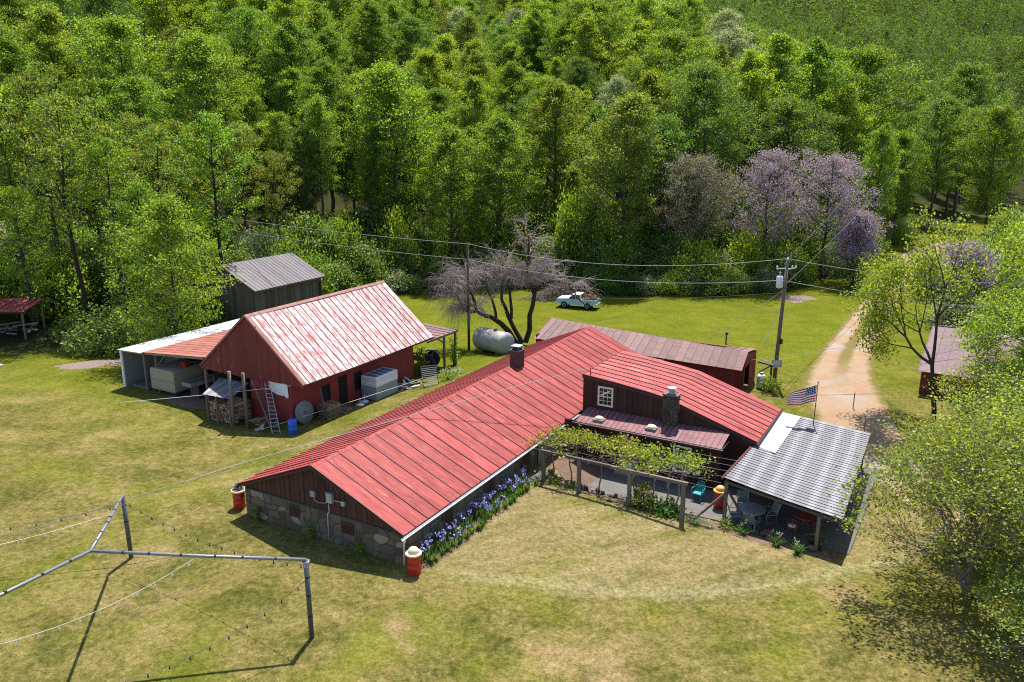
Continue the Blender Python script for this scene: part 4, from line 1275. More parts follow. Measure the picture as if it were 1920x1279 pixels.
MB().lathe([(.05, 0), (.05, .03)], 8, (-12.33, 11.05, zl(-12.45, 11.05) + .96)).build('bung', 'black', o)

# ---- pipe frame carrying string lights
def W3(t): return Vector(t)
fr = thing('pipe_frame', 'tall grey pipe frame standing on the front lawn', 'frame', (-15.5, 26.1, 0))
def rel(p): return (p[0] + 15.5, p[1] - 26.1, p[2])
pA, pB, J, pC, pD = (-7.37, 25.32), (-16.66, 30.98), (-14.48, 24.38), (-17.6, 18.7), (-23.6, 32.5)
for p, h_ in ((pA, 3.2), (pB, 2.95), (pC, 4.0)):
    po = MB().tube([rel((p[0], p[1], zg(*p) - .3)), rel((p[0] - .02, p[1] + .02, h_))], .092, 12).build('post', 'pipe_dark', fr, 'quad')
    for z in (.9, 1.75, 2.5): MB().lathe([(.098, 0), (.098, .06)], 12, rel((p[0], p[1], z))).build('tape_band', 'black', po)
for a, b, za, zb in ((pB, J, 2.98, 4.1), (J, pA, 4.1, 3.22), (J, pC, 4.1, 4.1)):
    mm = MB().tube([rel((a[0], a[1], za)), rel(((a[0] + b[0]) / 2, (a[1] + b[1]) / 2, (za + zb) / 2 - .03)), rel((b[0], b[1], zb))], .058, 10)
    be = mm.build('beam', 'pipe_grey', fr, 'quad')
    for k in range(1, 7):
        q = Vector((a[0], a[1], za)).lerp(Vector((b[0], b[1], zb)), k / 7 + rng.uniform(-.03, .03))
        d = (Vector((b[0], b[1], zb)) - Vector((a[0], a[1], za))).normalized()
        MB().tube([rel(q - d * .035), rel(q + d * .035)], .063, 10).build('tape_band', 'black', be)
MB().box(rel((pA[0], pA[1], 3.05)), (.2, .2, .22)).build('bracket', 'galv', fr)

def caten(p, q, sag, n=24):
    p, q = Vector(p), Vector(q)
    return [p.lerp(q, k / n) - Vector((0, 0, 4 * sag * (k / n) * (1 - k / n))) for k in range(n + 1)]
def cable(name, label, cat, p, q, sag, r, mat, group=None, bulbs=0, bulbmat='black', n=24):
    pts = caten(p, q, sag, n)
    o = thing(name, label, cat, tuple(pts[0]), 0, group)
    base = pts[0]
    MB().tube([v - base for v in pts], r, 5).build('cord', mat, o)
    for k in range(bulbs):
        u = (k + .6) / bulbs * n; i = min(int(u), n - 1)
        c = pts[i].lerp(pts[i + 1], u - i) - base
        MB().lathe([(.005, 0), (.015, -.02), (.016, -.06), (.028, -.09), (.03, -.12), (.014, -.15)], 7, c).build('bulb', bulbmat, o)
    return o
cable('string_lights', 'dark string of bulbs hanging between the two visible frame posts', 'string lights', (pB[0], pB[1], 2.75), (pA[0], pA[1], 3.0), .55, .011, 'thin_cable', None, 15)
cable('string_lights', 'dark string of bulbs sagging from the right frame post to the lower left', 'string lights', (pA[0], pA[1], 2.45), (-13.5, 19.2, 2.3), .85, .011, 'thin_cable', None, 13)
cable('string_lights', 'dark string of bulbs running from the back frame post to the left edge', 'string lights', (pB[0], pB[1], 2.6), (-24.5, 28.0, 2.6), .3, .010, 'thin_cable', None, 9)
cable('fairy_lights', 'white fairy light cord sagging across the lawn from the middle of the right beam', 'string lights', (-11.0, 24.85, 3.65), (-17.2, 19.4, 3.4), .65, .007, 'white_cord', None, 14, 'white_plastic')
cable('fairy_lights', 'white fairy light cord from the back beam out to the left edge', 'string lights', (-15.9, 28.6, 3.35), (-23.0, 24.6, 3.2), .25, .008, 'white_cord', None, 9, 'white_plastic')
cable('stay_cord', 'straight pale cord from the right beam to the lower left corner', 'cord', (-9.1, 25.1, 3.4), (-18.5, 15.5, 2.9), .08, .006, 'pale_wood')
cable('stay_cord', 'pale cord slung from the back beam end to the right beam', 'cord', (-16.3, 30.0, 3.1), (-10.0, 25.0, 3.5), .12, .006, 'pale_wood')
cable('stay_cord', 'thin tan cord dropping from the frame corner across the lawn', 'cord', (J[0], J[1], 4.05), (-11.6, 22.6, 1.6), .02, .007, 'pale_wood')
pts = []
for u, v, Y in ((-160, 1058, 28.6), (0, 1010, 29.8), (120, 975, 30.6), (225, 941, 31.3), (350, 902, None), (455, 868, None), (560, 838, None), (700, 799, None), (850, 757, None), (1000, 716, None)):
    if Y is None:      # on the straight rise towards the wing corner
        Y = 30.0
        while aim(u, v, Y)[1] > 2.85 + (Y - 31.3) * .125: Y += .05
    x_, z_ = aim(u, v, Y); pts.append((x_, Y, z_))
pts.append(wld(5.6, 17.2, 4.5))
sc_ = thing('service_cable', 'grey overhead cable from the left edge past the frame to the house wing', 'cable', pts[0])
MB().tube([Vector(p) - Vector(pts[0]) for p in pts], .02, 5).build('cord', 'cable', sc_)
cable('fence_wire', 'white wire stretched from the lawn to the barn eave', 'wire', wld(-27.2, 8.9, -.75), wld(-13.0, 11.7, 2.0), .05, .012, 'white_cord')
cable('fence_wire', 'white wire running low past the ladder along the barn wall', 'wire', wld(-14.3, 9.6, -.7), wld(-9.6, 21.5, .35), .05, .012, 'white_cord')

# ---- utility poles and lines
p2 = (-4.1, 72.4); z2 = zg(*p2)
pl = thing('utility_pole', 'plain utility pole standing in the field by the bare weeping tree', 'pole', (*p2, z2))
MB().tube([(0, 0, -.5), (0.02, 0, 5), (.03, 0, 10.2)], [.13, .115, .095], 10).build('pole_shaft', 'dark_wood', pl, 'quad')
mm = MB()
for z in (10.0, 8.55): mm.lathe([(.03, 0), (.06, .04), (.06, .10), (.03, .14)], 8, (.16, 0, z)).beam((.05, 0, z + .03), (.17, 0, z + .03), .03, .03)
mm.build('insulator', 'grey_metal', pl)
u1 = (19.75, 56.75); zu = zg(*u1)
pl = thing('utility_pole', 'utility pole with grey transformer and sign beside the gravel lane', 'pole', (*u1, zu))
MB().tube([(0, 0, -.5), (.10, 0, 4.5), (.22, 0, 9.2)], [.165, .145, .115], 10).build('pole_shaft', 'post_wood', pl, 'quad')
tr = MB().lathe([(.20, 0), (.24, .04), (.24, .78), (.20, .84), (.08, .87)], 14, (-.30, -.18, 7.2)).build('transformer', 'white_plastic', pl, 'quad')
MB().lathe([(.05, 0), (.05, .18), (.08, .20), (.05, .22), (.08, .26), (.04, .32)], 8, (-.30, -.18, 8.05)).build('bushing', 'grey_metal', tr)
mm = MB().beam((-.55, 0, 8.55), (.2, 0, 8.6), .05, .05).beam((.2, 0, 8.5), (.85, 0, 8.62), .05, .05)
for x in (-.5, .6, .85): mm.lathe([(.03, 0), (.07, .03), (.05, .07), (.07, .10), (.05, .14), (.03, .18)], 8, (x, 0, 8.62))
mm.lathe([(.03, 0), (.08, .04), (.05, .09), (.08, .12), (.03, .2)], 8, (.22, 0, 9.2))
mm.build('insulator', 'white_plastic', pl)
MB().lohi((.10, -.25, 2.95), (.30, -.11, 3.35)).build('meter', 'black', pl)
sg = MB().lohi((-.35, -.20, 1.15), (.40, -.175, 1.72)).build('sign_board', 'grey_plastic', pl)
mm = MB()
for k in range(5): mm.lohi((-.27 + .02 * (k % 2), -.206, 1.24 + k * .09), (.31 - .05 * (k % 3), -.203, 1.275 + k * .09))
mm.build('sign_lines', 'white_paint', sg)
mm = MB().lohi((-.36, -.203, 1.14), (.41, -.2005, 1.17)).lohi((-.36, -.203, 1.70), (.41, -.2005, 1.73)); mm.build('sign_edge', 'white_paint', sg)
T1 = (u1[0] + .2, u1[1], zu + 9.3); T2 = (u1[0] - .1, u1[1] - .2, zu + 7.75)
Q1 = (p2[0] + .17, p2[1], z2 + 10.1); Q2 = (p2[0] + .17, p2[1], z2 + 8.65)
cable('power_line', 'upper overhead line between the two utility poles', 'power line', Q1, T1, 1.15, .02, 'cable', None, 0, n=32)
cable('power_line', 'lower overhead line between the two utility poles', 'power line', Q2, T2, .95, .02, 'cable', None, 0, n=32)
cable('power_line', 'upper overhead line running left from the field pole into the wood', 'power line', Q1, (-34, 92, 8.6), .25, .022, 'cable')
cable('power_line', 'lower overhead line running left from the field pole into the wood', 'power line', Q2, (-34, 91, 7.4), .25, .022, 'cable')
cable('power_line', 'upper overhead line from the transformer pole over the lane to the right', 'power line', T1, (60, 60, 8.6), 1.9, .022, 'cable', n=32)
cable('power_line', 'lower overhead line from the transformer pole over the lane to the right', 'power line', T2, (58, 55, 6.9), 1.7, .022, 'cable', n=32)
cable('power_line', 'overhead line climbing from the transformer pole up the lane valley', 'power line', (u1[0], u1[1], zu + 7.2), (98, 186, 27.5), 3.0, .016, 'thin_cable', n=32)
cable('power_line', 'second overhead line climbing beside it up the lane valley', 'power line', T1, (94, 190, 30.5), 3.2, .012, 'thin_cable', n=32)
cable('service_cable', 'thin cable from the transformer pole down to the long red shed', 'cable', (u1[0], u1[1], zu + 6.9), wld(5.6, 30.7, 1.7), .35, .014, 'cable')
cable('service_cable', 'faint cable from the transformer pole down the field to the lawn edge', 'cable', (u1[0], u1[1], zu + 6.8), (3.0, 74, 3.0), .4, .010, 'thin_cable')
cable('guy_wire', 'white sleeved guy wire from the pole to the corner of the long red shed', 'wire', (u1[0] + .1, u1[1], zu + 5.4), wld(11.9, 34.3, 2.6), .05, .02, 'white_cord')
cable('service_cable', 'thin cable from the long red shed corner across the lane', 'cable', wld(12.0, 31.3, 2.4), (33, 60, 3.0), .15, .012, 'cable')

# ---- flag on the patio roof
fx, fy, _ = wld(17.75, 22.15)
fl = thing('flag', 'American flag blowing left from a pole on the tin patio roof', 'flag', (fx, fy, 1.45))
MB().tube([(0, 0, -.1), (.03, 0, 2.75)], .028, 8).lathe([(.0, 0), (.045, .03), (.045, .05), (0, .09)], 8, (.03, 0, 2.74)).build('pole_shaft', 'dark_wood', fl, 'quad')
n = NT('flag_cloth')
uv = n.xyz(n.coord('UV'))
st = n.math('GREATER_THAN', n.math('FRACT', n.math('MULTIPLY', uv[1], 6.5)), .5)
c = n.mix(st, (.40, .025, .035), (.75, .74, .72))
inx = n.math('LESS_THAN', uv[0], .40); iny = n.math('GREATER_THAN', uv[1], 6 / 13)
can = n.math('MULTIPLY', inx, iny)
vv = n.new('ShaderNodeCombineXYZ'); n.put(vv.inputs[0], n.math('MULTIPLY', uv[0], 15.0)); n.put(vv.inputs[1], n.math('MULTIPLY', uv[1], 16.5))
fx_ = n.math('SUBTRACT', n.math('FRACT', n.math('MULTIPLY', uv[0], 14.5)), .5); fy_ = n.math('SUBTRACT', n.math('FRACT', n.math('MULTIPLY', uv[1], 9.2)), .5)
dd = n.math('ADD', n.math('MULTIPLY', fx_, fx_), n.math('MULTIPLY', fy_, fy_))
star = n.math('LESS_THAN', dd, .07)
c = n.mix(can, c, n.mix(star, (.03, .05, .17), (.75, .75, .75)))
n.b.inputs['Subsurface Weight'].default_value = 0
MATS['flag'] = n.fin(c, .8, spec=.1)
K, Lr = 28, 14
V = []; UV = []
for j in range(Lr + 1):
    for i in range(K + 1):
        u, v = i / K, j / Lr
        x = -.03 - 1.62 * u * (1 - .06 * math.sin(3 * u))
        z = 1.62 + .98 * v * (1 - .35 * u * u) - .34 * u - .05 * math.sin(5.0 * u + 1.2 * v) * u + .05 * u * u
        y = .13 * u * math.sin(7.5 * u + 2.2 * v) + .07 * math.sin(11 * u - 3 * v) * u
        V.append((x, y, z)); UV.append((u, v))
idx = np.arange((K + 1) * (Lr + 1)).reshape(Lr + 1, K + 1)
F = np.stack([idx[:-1, :-1], idx[:-1, 1:], idx[1:, 1:], idx[1:, :-1]], -1).reshape(-1, 4)
me = np_mesh('cloth', np.array(V), F, 'flag', smooth=True)
ul = me.uv_layers.new(name='UVMap'); ul.data.foreach_set('uv', np.array(UV, np.float32)[F.ravel()].ravel())
link('cloth', me, fl)

# ---- pickup truck
tk = thing('pickup_truck', 'pale blue and white pickup truck parked in the back field', 'truck', (7.9, 92.6, zg(7.9, 92.6)), math.atan2(93.4 - 91.6, 5.7 - 10.1))
def truck(tk):
    W = .96
    def side(poly, y0, y1, mi=0):
        return MB().prism([(x, y0, z) for x, z in poly], (0, y1 - y0, 0), mi)
    arch = lambda cx: [(cx + .47 * math.cos(a), .42 + .47 * math.sin(a)) for a in [math.pi * k / 8 for k in range(9)]]
    low = [(2.42, .55)] + [(2.42, .95), (2.30, 1.12), (.95, 1.18), (-2.45, 1.15), (-2.45, .58)]
    low += [(-1.95, .56)] + list(reversed(arch(-1.42)))[0:] + [(-.9, .50), (.95, .50)] + list(reversed(arch(1.50))) + [(2.0, .55)]
    mm = MB()
    for y0, y1 in ((-W, -W + .10), (W - .10, W)): mm.prism([(x, y0, z) for x, z in low], (0, y1 - y0, 0))
    mm.lohi((.95, -W + .1, .55), (2.40, W - .1, 1.02)).lohi((-.62, -W + .1, .5), (.95, W - .1, 1.1))
    mm.lohi((-2.45, -W + .1, .66), (-.62, W - .1, .74)).lohi((-2.45, -W + .1, .74), (-2.38, W - .1, 1.14)).lohi((-.70, -W + .1, .74), (-.62, W - .1, 1.15))
    mm.build('body', 'truck_paint', tk)
    MB().prism([(2.34, -W + .06, 1.10), (.98, -W + .04, 1.19), (.98, W - .04, 1.19), (2.34, W - .06, 1.10)], (0, 0, .05)).build('hood', 'white_paint', tk)  # white of the two-tone body, the hood's sheen put into its colour
    cabp = [(.95, 1.17), (.42, 1.66), (-.50, 1.68), (-.62, 1.17)]
    cb = MB().prism([(x, -W + .14, z) for x, z in cabp], (0, 2 * W - .28, 0)).build('cab_glass', 'glass', tk)
    mm = MB().prism([(.46, -W + .12, 1.66), (-.54, -W + .12, 1.68), (-.54, W - .12, 1.68), (.46, W - .12, 1.66)], (0, 0, .07))
    for y in (-W + .12, W - .16):
        mm.beam((.97, y, 1.17), (.44, y, 1.68), .05, .06).beam((-.62, y, 1.17), (-.52, y, 1.68), .06, .16).beam((.10, y, 1.17), (.05, y, 1.68), .05, .05)
    mm.build('cab_roof', 'white_paint', tk)
    for y in (-W - .004, W - .016):
        d = MB().prism([(x, y, z) for x, z in ((.80, .56), (.80, 1.14), (-.48, 1.14), (-.48, .56))], (0, .02, 0)).build('door', 'truck_paint', tk)
        MB().lohi((-.40, y - .012, 1.02), (-.22, y + .03, 1.06)).build('handle', 'galv', d)
    for x in (1.50, -1.42):
        for y in (-W + .13, W - .13):
            wh = MB().lathe([(.20, -.13), (.36, -.13), (.39, -.09), (.39, .09), (.36, .13), (.20, .13)], 18, (x, y, .39), rot=(R(90), 0, 0)).build('wheel', 'rubber', tk, 'quad')
            MB().lathe([(.21, -.10), (.20, -.135), (.08, -.115), (.07, -.14), (.07, .14), (.08, .115), (.20, .135), (.21, .10)], 14, (x, y, .39), rot=(R(90), 0, 0)).build('rim', 'white_plastic', wh)
    MB().lohi((2.42, -W, .50), (2.56, W, .68)).build('bumper', 'galv', tk)
    MB().lohi((-2.62, -W, .50), (-2.46, W, .66)).build('bumper', 'galv', tk)
    MB().lohi((2.41, -.62, .74), (2.44, .62, 1.0)).build('grille', 'black', tk)
    for y in (-.80, .80): MB().lohi((2.41, y - .12, .78), (2.45, y + .12, .98)).build('headlight', 'white_plastic', tk)
    for y in (-W + .06, W - .06): MB().lohi((-2.47, y - .06, .78), (-2.45, y + .06, 1.08)).build('tail_light', 'barrel_red', tk)
    for y in (-W - .12, W + .12): MB().lohi((.72, y - .09, 1.22), (.80, y + .09, 1.36)).build('mirror', 'black', tk)
truck(tk)
tk.scale = (.98, .98, 1.0)
# brown load heaped in the truck bed
rg = np.random.default_rng(5)
C = rg.normal(size=(900, 3)) * np.array([.42, .40, .28]); C[:, 2] = np.abs(C[:, 2]) * 1.6
V, F = leaves(C, .30, rg, .1, .25)
o = link('brush_load', np_mesh('brush_load', V, F, 'hay'))
o.location = tk.matrix_basis @ Vector((-1.55, 0, .80))
tag(o, 'brown heap of straw loaded in the pickup bed', 'load')
# brush pile behind it
segs = []
for k in range(750):
    a = rg.normal() * 2.0; b = rg.normal() * .9; h_ = max(.05, 2.0 * math.exp(-(a / 2.3) ** 2 - (b / 1.3) ** 2)) * rg.uniform(.1, 1)
    d = rg.normal(size=3) * np.array([1, .7, .28]); d = d / np.linalg.norm(d) * rg.uniform(.5, 1.5)
    segs.append((np.array([a, b, h_]) - d / 2, np.array([a, b, h_]) + d / 2, .035, .012))
V, F = tubes(segs, 4)
bp = thing('brush_pile', 'pile of cut grey brown branches behind the pickup', 'brush pile', (5.6, 97.6, zg(5.6, 97.6)), .1)
o = link('branch_heap', np_mesh('branch_heap', V, F, 'bark_twig'), bp); o['kind'] = 'stuff'

# ---- old storage tank in the field
tx, ty = -1.75, 71.3
ta = thing('storage_tank', 'rusty white cylindrical storage tank lying under the bare weeping tree', 'tank', (tx, ty, zg(tx, ty)), math.atan2(-3.1, 3.3))
prof = [(.02, -1.98), (.7, -1.92), (1.0, -1.78), (1.06, -1.65), (1.06, -.55), (1.075, -.54), (1.075, -.50), (1.06, -.49), (1.06, .6), (1.075, .61), (1.075, .65), (1.06, .66), (1.06, 1.65), (1.0, 1.78), (.7, 1.92), (.02, 1.98)]
MB().lathe(prof, 28, (0, 0, 1.12), rot=(0, R(90), 0)).build('tank_shell', 'tank_paint', ta, 'quad')
for x in (-1.1, 1.1): MB().lohi((x - .15, -.7, -.15), (x + .15, .7, .25)).build('saddle', 'block_grey', ta)
MB().lathe([(.16, 0), (.16, .12), (.2, .12), (.2, .16)], 10, (.3, 0, 2.15)).build('hatch', 'rust', ta)

# ---- lawn oddments
def post(name, label, x, y, h_, r, mat, group=None):
    o = thing(name, label, 'post', (x, y, zg(x, y)), 0, group)
    MB().tube([(0, 0, -.2), (.01, .01, h_)], r, 7).build('post_shaft', mat, o)
    return o
o = post('pump_post', 'short dark hydrant post standing in the mown back field', 19.8, 70.6, 1.0, .07, 'dark_wood'); MB().lathe([(.22, 0), (.18, .05)], 10, (0, 0, 0)).build('base_plate', 'concrete', o); MB().lohi((-.1, -.1, .85), (.14, .1, 1.05)).build('hydrant_head', 'black', o)
post('fence_post', 'thin grey fence post beside the lane near the patio', 22.95, 50.2, 1.15, .035, 'grey_wood')
post('fence_post', 'thin grey fence post nearest the tin patio roof', 21.9, 46.0, 1.2, .035, 'grey_wood')
o = thing('road_marker', 'small yellow marker sign on a stake where the lane enters the wood', 'sign', (42.0, 93.2, zg(42, 93.2)))
MB().tube([(0, 0, -.1), (0, 0, .9)], .03, 6).build('stake', 'post_wood', o)
MB().box((0, -.04, .80), (.42, .03, .42), (0, R(45), 0)).build('plate', 'yellow_sign', o)
o = hthing('gas_cylinder', 'white upright gas cylinder beside the end of the long red shed', 'cylinder', 12.45, 32.9, zl(12.45, 32.9))
z_ = zl(12.45, 32.9)
MB().lathe([(.2, 0), (.3, .05), (.31, .12), (.31, .85), (.26, 1.0), (.12, 1.08)], 16, (12.45, 32.9, z_)).build('cylinder_body', 'white_plastic', o, 'quad')
MB().lathe([(.12, 0), (.12, .14), (.1, .14)], 10, (12.45, 32.9, z_ + 1.06)).build('valve_guard', 'galv', o)
o = hthing('stone_slab', 'flat grey stone slab at the end of the iris bed', 'slab', 5.75, 11.15, zl(5.75, 11.15))
MB().prism([(5.35, 10.6, -.05), (5.95, 10.55, -.05), (6.05, 11.6, -.05), (5.45, 11.75, -.05)], (0, 0, .14)).build('slab_block', 'concrete', o)
o = thing('white_board', 'white painted board lying in the grass at the left edge', 'board', (-45.5, 66.2, zg(-45.5, 66.2)), -.45)
MB().lohi((-2.4, -.12, .02), (1.5, .12, .16)).build('plank', 'white_paint', o)

def patch(name, label, x, y, rx, ry, mat, seed, hump=.04, rot=0.0):
    rg = np.random.default_rng(seed); n = 30; rings = 7
    V = [(x, y, zg(x, y) + hump)]; ph = rg.uniform(0, 6.28, 5)
    for j in range(1, rings + 1):
        for i in range(n):
            a = 2 * math.pi * i / n; k = j / rings
            w = 1 + .16 * math.sin(2 * a + ph[0]) + .12 * math.sin(3 * a + ph[1]) + .10 * math.sin(5 * a + ph[2]) + .07 * math.sin(9 * a + ph[3])
            u, v = rx * k * w * math.cos(a), ry * k * w * math.sin(a)
            px, py = x + u * math.cos(rot) - v * math.sin(rot), y + u * math.sin(rot) + v * math.cos(rot)
            V.append((px, py, zg(px, py) + (hump * (1 - k * k) * rg.uniform(.7, 1.3) if j < rings else -.03) + .012))
    m = MB(); fs = [(0, 1 + i, 1 + (i + 1) % n) for i in range(n)]
    for j in range(rings - 1):
        for i in range(n): fs.append((1 + j * n + i, 1 + (j + 1) * n + i, 1 + (j + 1) * n + (i + 1) % n, 1 + j * n + (i + 1) % n))
    m.add(V, fs)
    return tag(m.build(name, mat, None, True), label, kind='structure')
patch('bare_ground', 'bare mulch patch by the pale tin bay of the barn', -36.2, 66.4, 3.4, 1.6, 'mulch', 3, .16, .2)
patch('bare_ground', 'bare earth along the iris bed', *wld(5.35, 5.5)[:2], 5.4, .62, 'soil', 4, .05, R(90) - TH)
patch('bare_ground', 'bare earth strip under the pergola', *wld(9.5, 11.55)[:2], 4.4, .75, 'soil', 5, .05, -TH)
patch('bare_ground', 'bare earth between the long wall and the walk', *wld(6.9, 13.9)[:2], 2.3, 1.7, 'soil', 15, .04, -TH)
patch('bare_ground', 'bare earth border in front of the patio', *wld(17.0, 11.3)[:2], 3.9, .62, 'soil', 6, .04, -TH)
patch('bare_ground', 'worn earth under the barn lean-to', *wld(-24.5, 14.5)[:2], 6.0, 3.6, 'soil', 8, .03, -TH)
patch('bare_ground', 'worn tan spot in the back field', 34.5, 94.0, 2.6, 2.0, 'mulch', 9, .03, 0)

# ---- against the barn: posts, ladder, steps, sheet, disc, pallets, panel stack ...
for (t, s, lab) in ((-15.78, 10.3, 'tall bare timber post nearest the ladder in front of the barn gable'), (-16.86, 10.1, 'tall bare timber post left of its twin in front of the barn gable')):
    o = hthing('timber_post', lab, 'post', t, s, zl(t, s)); z0 = zl(t, s)
    MB().tube([(t, s, z0 - .3), (t - .02, s, z0 + 2), (t - .04, s + .02, z0 + 3.82)], [.12, .115, .105], 9).build('post_shaft', 'post_wood', o, 'quad')
lz = zl(-13.4, 11)
o = hthing('ladder', 'aluminium ladder leaning against the barn gable wall', 'ladder', -13.4, 10.8, lz)
La, Lb = (Vector((-13.60, 10.35, lz)), Vector((-15.50, 11.78, 1.80))), (Vector((-13.15, 10.62, lz)), Vector((-15.05, 11.80, 1.84)))
for a, b in (La, Lb): MB().beam(a, b, .035, .085).build('rail', 'galv', o)
for k in range(12):
    u = (k + .6) / 12.3
    MB().tube([La[0].lerp(La[1], u), Lb[0].lerp(Lb[1], u)], .022, 6).build('rung', 'galv', o)
o = hthing('wooden_steps', 'old wooden step ladder section leaning left of the aluminium ladder', 'steps', -14.2, 10.9, lz)
Sa, Sb = (Vector((-14.05, 10.75, lz)), Vector((-16.65, 11.72, 1.80))), (Vector((-13.9, 11.2, lz)), Vector((-15.9, 11.86, 1.6)))
for a, b in (Sa, Sb): MB().beam(a, b, .05, .16).build('stringer', 'post_wood', o)
for k in range(9):
    u = .12 + k * .095
    MB().beam(Sa[0].lerp(Sa[1], u), Sb[0].lerp(Sb[1], u), .16, .03).build('tread', 'dark_wood', o)
o = hthing('white_sheet', 'torn white plastic sheet tacked to the barn gable wall', 'sheet', -14.5, 12.14, 1.0)
K = 10; V = []; zt = [1.98, 1.97, 1.97, 1.96, 1.95, 1.95, 1.93, 1.92, 1.92, 1.9, 1.9]; zb = [1.35, 1.2, 1.12, 1.05, 1.02, 1.0, 1.0, .98, 1.04, .88, .95]
for i in range(K + 1):
    for j in range(5): V.append((-15.4 + 1.72 * i / K, 12.06 - .02 * math.sin(i * 1.7 + j), zb[i] + (zt[i] - zb[i]) * j / 4))
MB().add(V, [(i * 5 + j, (i + 1) * 5 + j, (i + 1) * 5 + j + 1, i * 5 + j + 1) for i in range(K) for j in range(4)]).build('sheet_cloth', 'white_plastic', o, True)
o = hthing('grinding_wheel', 'grey round stone wheel leaning against the barn wall', 'wheel', -13.2, 12.95, -1.0)
MB().lathe([(.05, -.07), (.78, -.07), (.80, 0), (.78, .07), (.05, .07)], 28, (-13.22, 12.95, -.26), rot=(0, R(78), 0)).build('disc', 'block_grey', o, 'quad')
MB().lathe([(.12, -.09), (.12, .09)], 10, (-13.22, 12.95, -.26), rot=(0, R(78), 0)).build('hub', 'rust', o)
# pallets
PALLETS = []
def pallet(t, s, z, a, label):
    o = hthing('pallet', label, 'pallet', t, s, z, 'pallets stacked by the barn wall')
    OFF.pop(o.name); PALLETS.append(o)
    o.rotation_euler = (R(rng.uniform(-2, 2)), R(rng.uniform(-2, 2)), -TH + a)
    for k in range(7): MB().lohi((-.5, -.6 + k * .183, .105), (.5, -.5 + k * .183, .125)).build('deck_board', 'firewood_wood', o)
    for x in (-.46, 0, .46): MB().lohi((x - .03, -.6, .02), (x + .03, .6, .104)).build('bearer', 'firewood_wood', o)
    for k in range(3): MB().lohi((-.5, -.6 + k * .55, 0), (.5, -.5 + k * .55, .019)).build('bottom_board', 'firewood_wood', o)
for k in range(7): pallet(-12.62 + rng.uniform(-.06, .06), 14.75 + rng.uniform(-.08, .08), zl(-12.6, 14.7) + k * .135, rng.uniform(-.1, .1), 'old wooden pallet in the stack before the first barn window' if k < 6 else 'old wooden pallet lying on top of the stack before the barn window')
number_alike(PALLETS, lambda o: o.location.z, 'lowest', 'from the ground')
pallet(-12.55, 15.95, zl(-12.5, 15.9), .2, 'old wooden pallet lying low beside the taller pallet stack')
# leaning pole
o = hthing('lean_pole', 'pale pole leaning by the first barn window', 'pole', -12.35, 13.75, zl(-12.35, 13.75))
MB().tube([(-12.2, 14.1, zl(-12.3, 14)), (-13.3, 14.6, 1.1)], .03, 6).build('pole_shaft', 'grey_wood', o)
# stack of panels
sz = zl(-12.6, 20.3)
PANELS = []
for k in range(12):
    white = k >= 7
    o = hthing('insulation_panel', 'white panel in the stack by the barn' if white else 'grey panel in the stack by the barn', 'panel', -12.65, 20.25, sz + .06 + k * .145, 'panels stacked by the barn wall')
    PANELS.append(o)
    dx, dy = rng.uniform(-.02, .02), rng.uniform(-.03, .03)
    z0 = sz + .06 + k * .145
    MB().lohi((-13.36 + dx, 18.98 + dy, z0 + .012), (-11.95 + dx, 21.5 + dy, z0 + .138)).lohi((-13.33 + dx, 19.01 + dy, z0), (-11.98 + dx, 21.47 + dy, z0 + .012)).build('slab', 'white_plastic' if white else 'grey_plastic', o)
    if k == 11:
        for q in range(4): MB().lohi((-13.2, 19.15 + q * .58, z0 + .139), (-12.1, 19.6 + q * .58, z0 + .145)).build('cover_pad', 'tarp_blue', o)
number_alike(PANELS, lambda o: o.location.z, 'lowest of its colour', 'of its colour upwards')
for (t, s, lab) in ((-12.4, 17.65, 'white umbrella base nearer the barn door'), (-12.6, 18.4, 'white umbrella base nearer the panel stack')):
    o = hthing('umbrella_base', lab, 'umbrella base', t, s, zl(t, s)); z0 = zl(t, s)
    MB().lathe([(.30, 0), (.30, .05), (.22, .10), (.06, .14), (.05, .14)], 16, (t, s, z0)).build('base_plate', 'white_plastic', o, 'quad')
    MB().tube([(t, s, z0 + .12), (t, s, z0 + .55)], .03, 8).build('stem', 'white_plastic', o)
# metal rack leaning, scrap wood
o = hthing('metal_rack', 'grey metal rack leaning beyond the panel stack', 'rack', -10.0, 23.0, zl(-10, 23))
z0 = zl(-10, 23)
A0, A1, B0, B1 = Vector((-10.35, 22.6, z0)), Vector((-9.6, 23.6, z0)), Vector((-11.0, 23.2, z0 + 1.35)), Vector((-10.3, 24.15, z0 + 1.35))
mm = MB()
for a, b in ((A0, A1), (B0, B1), (A0, B0), (A1, B1)): mm.beam(a, b, .06, .06)
mm.build('rack_frame', 'dark_wood', o)
for k in range(1, 11): MB().beam(A0.lerp(B0, k / 11), A1.lerp(B1, k / 11), .05, .03).build('slat', 'galv', o)
for k in range(9):
    t, s = -12.2 + rng.uniform(-.5, 1.0), 22.6 + rng.uniform(-.6, 1.4); z0 = zl(t, s)
    o = hthing('scrap_board', 'loose scrap board lying between the panel stack and the metal rack', 'board', t, s, z0, 'scrap boards by the barn')
    a = rng.uniform(0, 3.1); l_ = rng.uniform(.5, .95)
    MB().beam((t - l_ * math.cos(a), s - l_ * math.sin(a), z0 + .05 + k * .02), (t + l_ * math.cos(a), s + l_ * math.sin(a), z0 + .12 + k * .05), .16, .04).build('plank', rng.choice(['grey_wood', 'firewood_wood', 'white_plastic']), o)
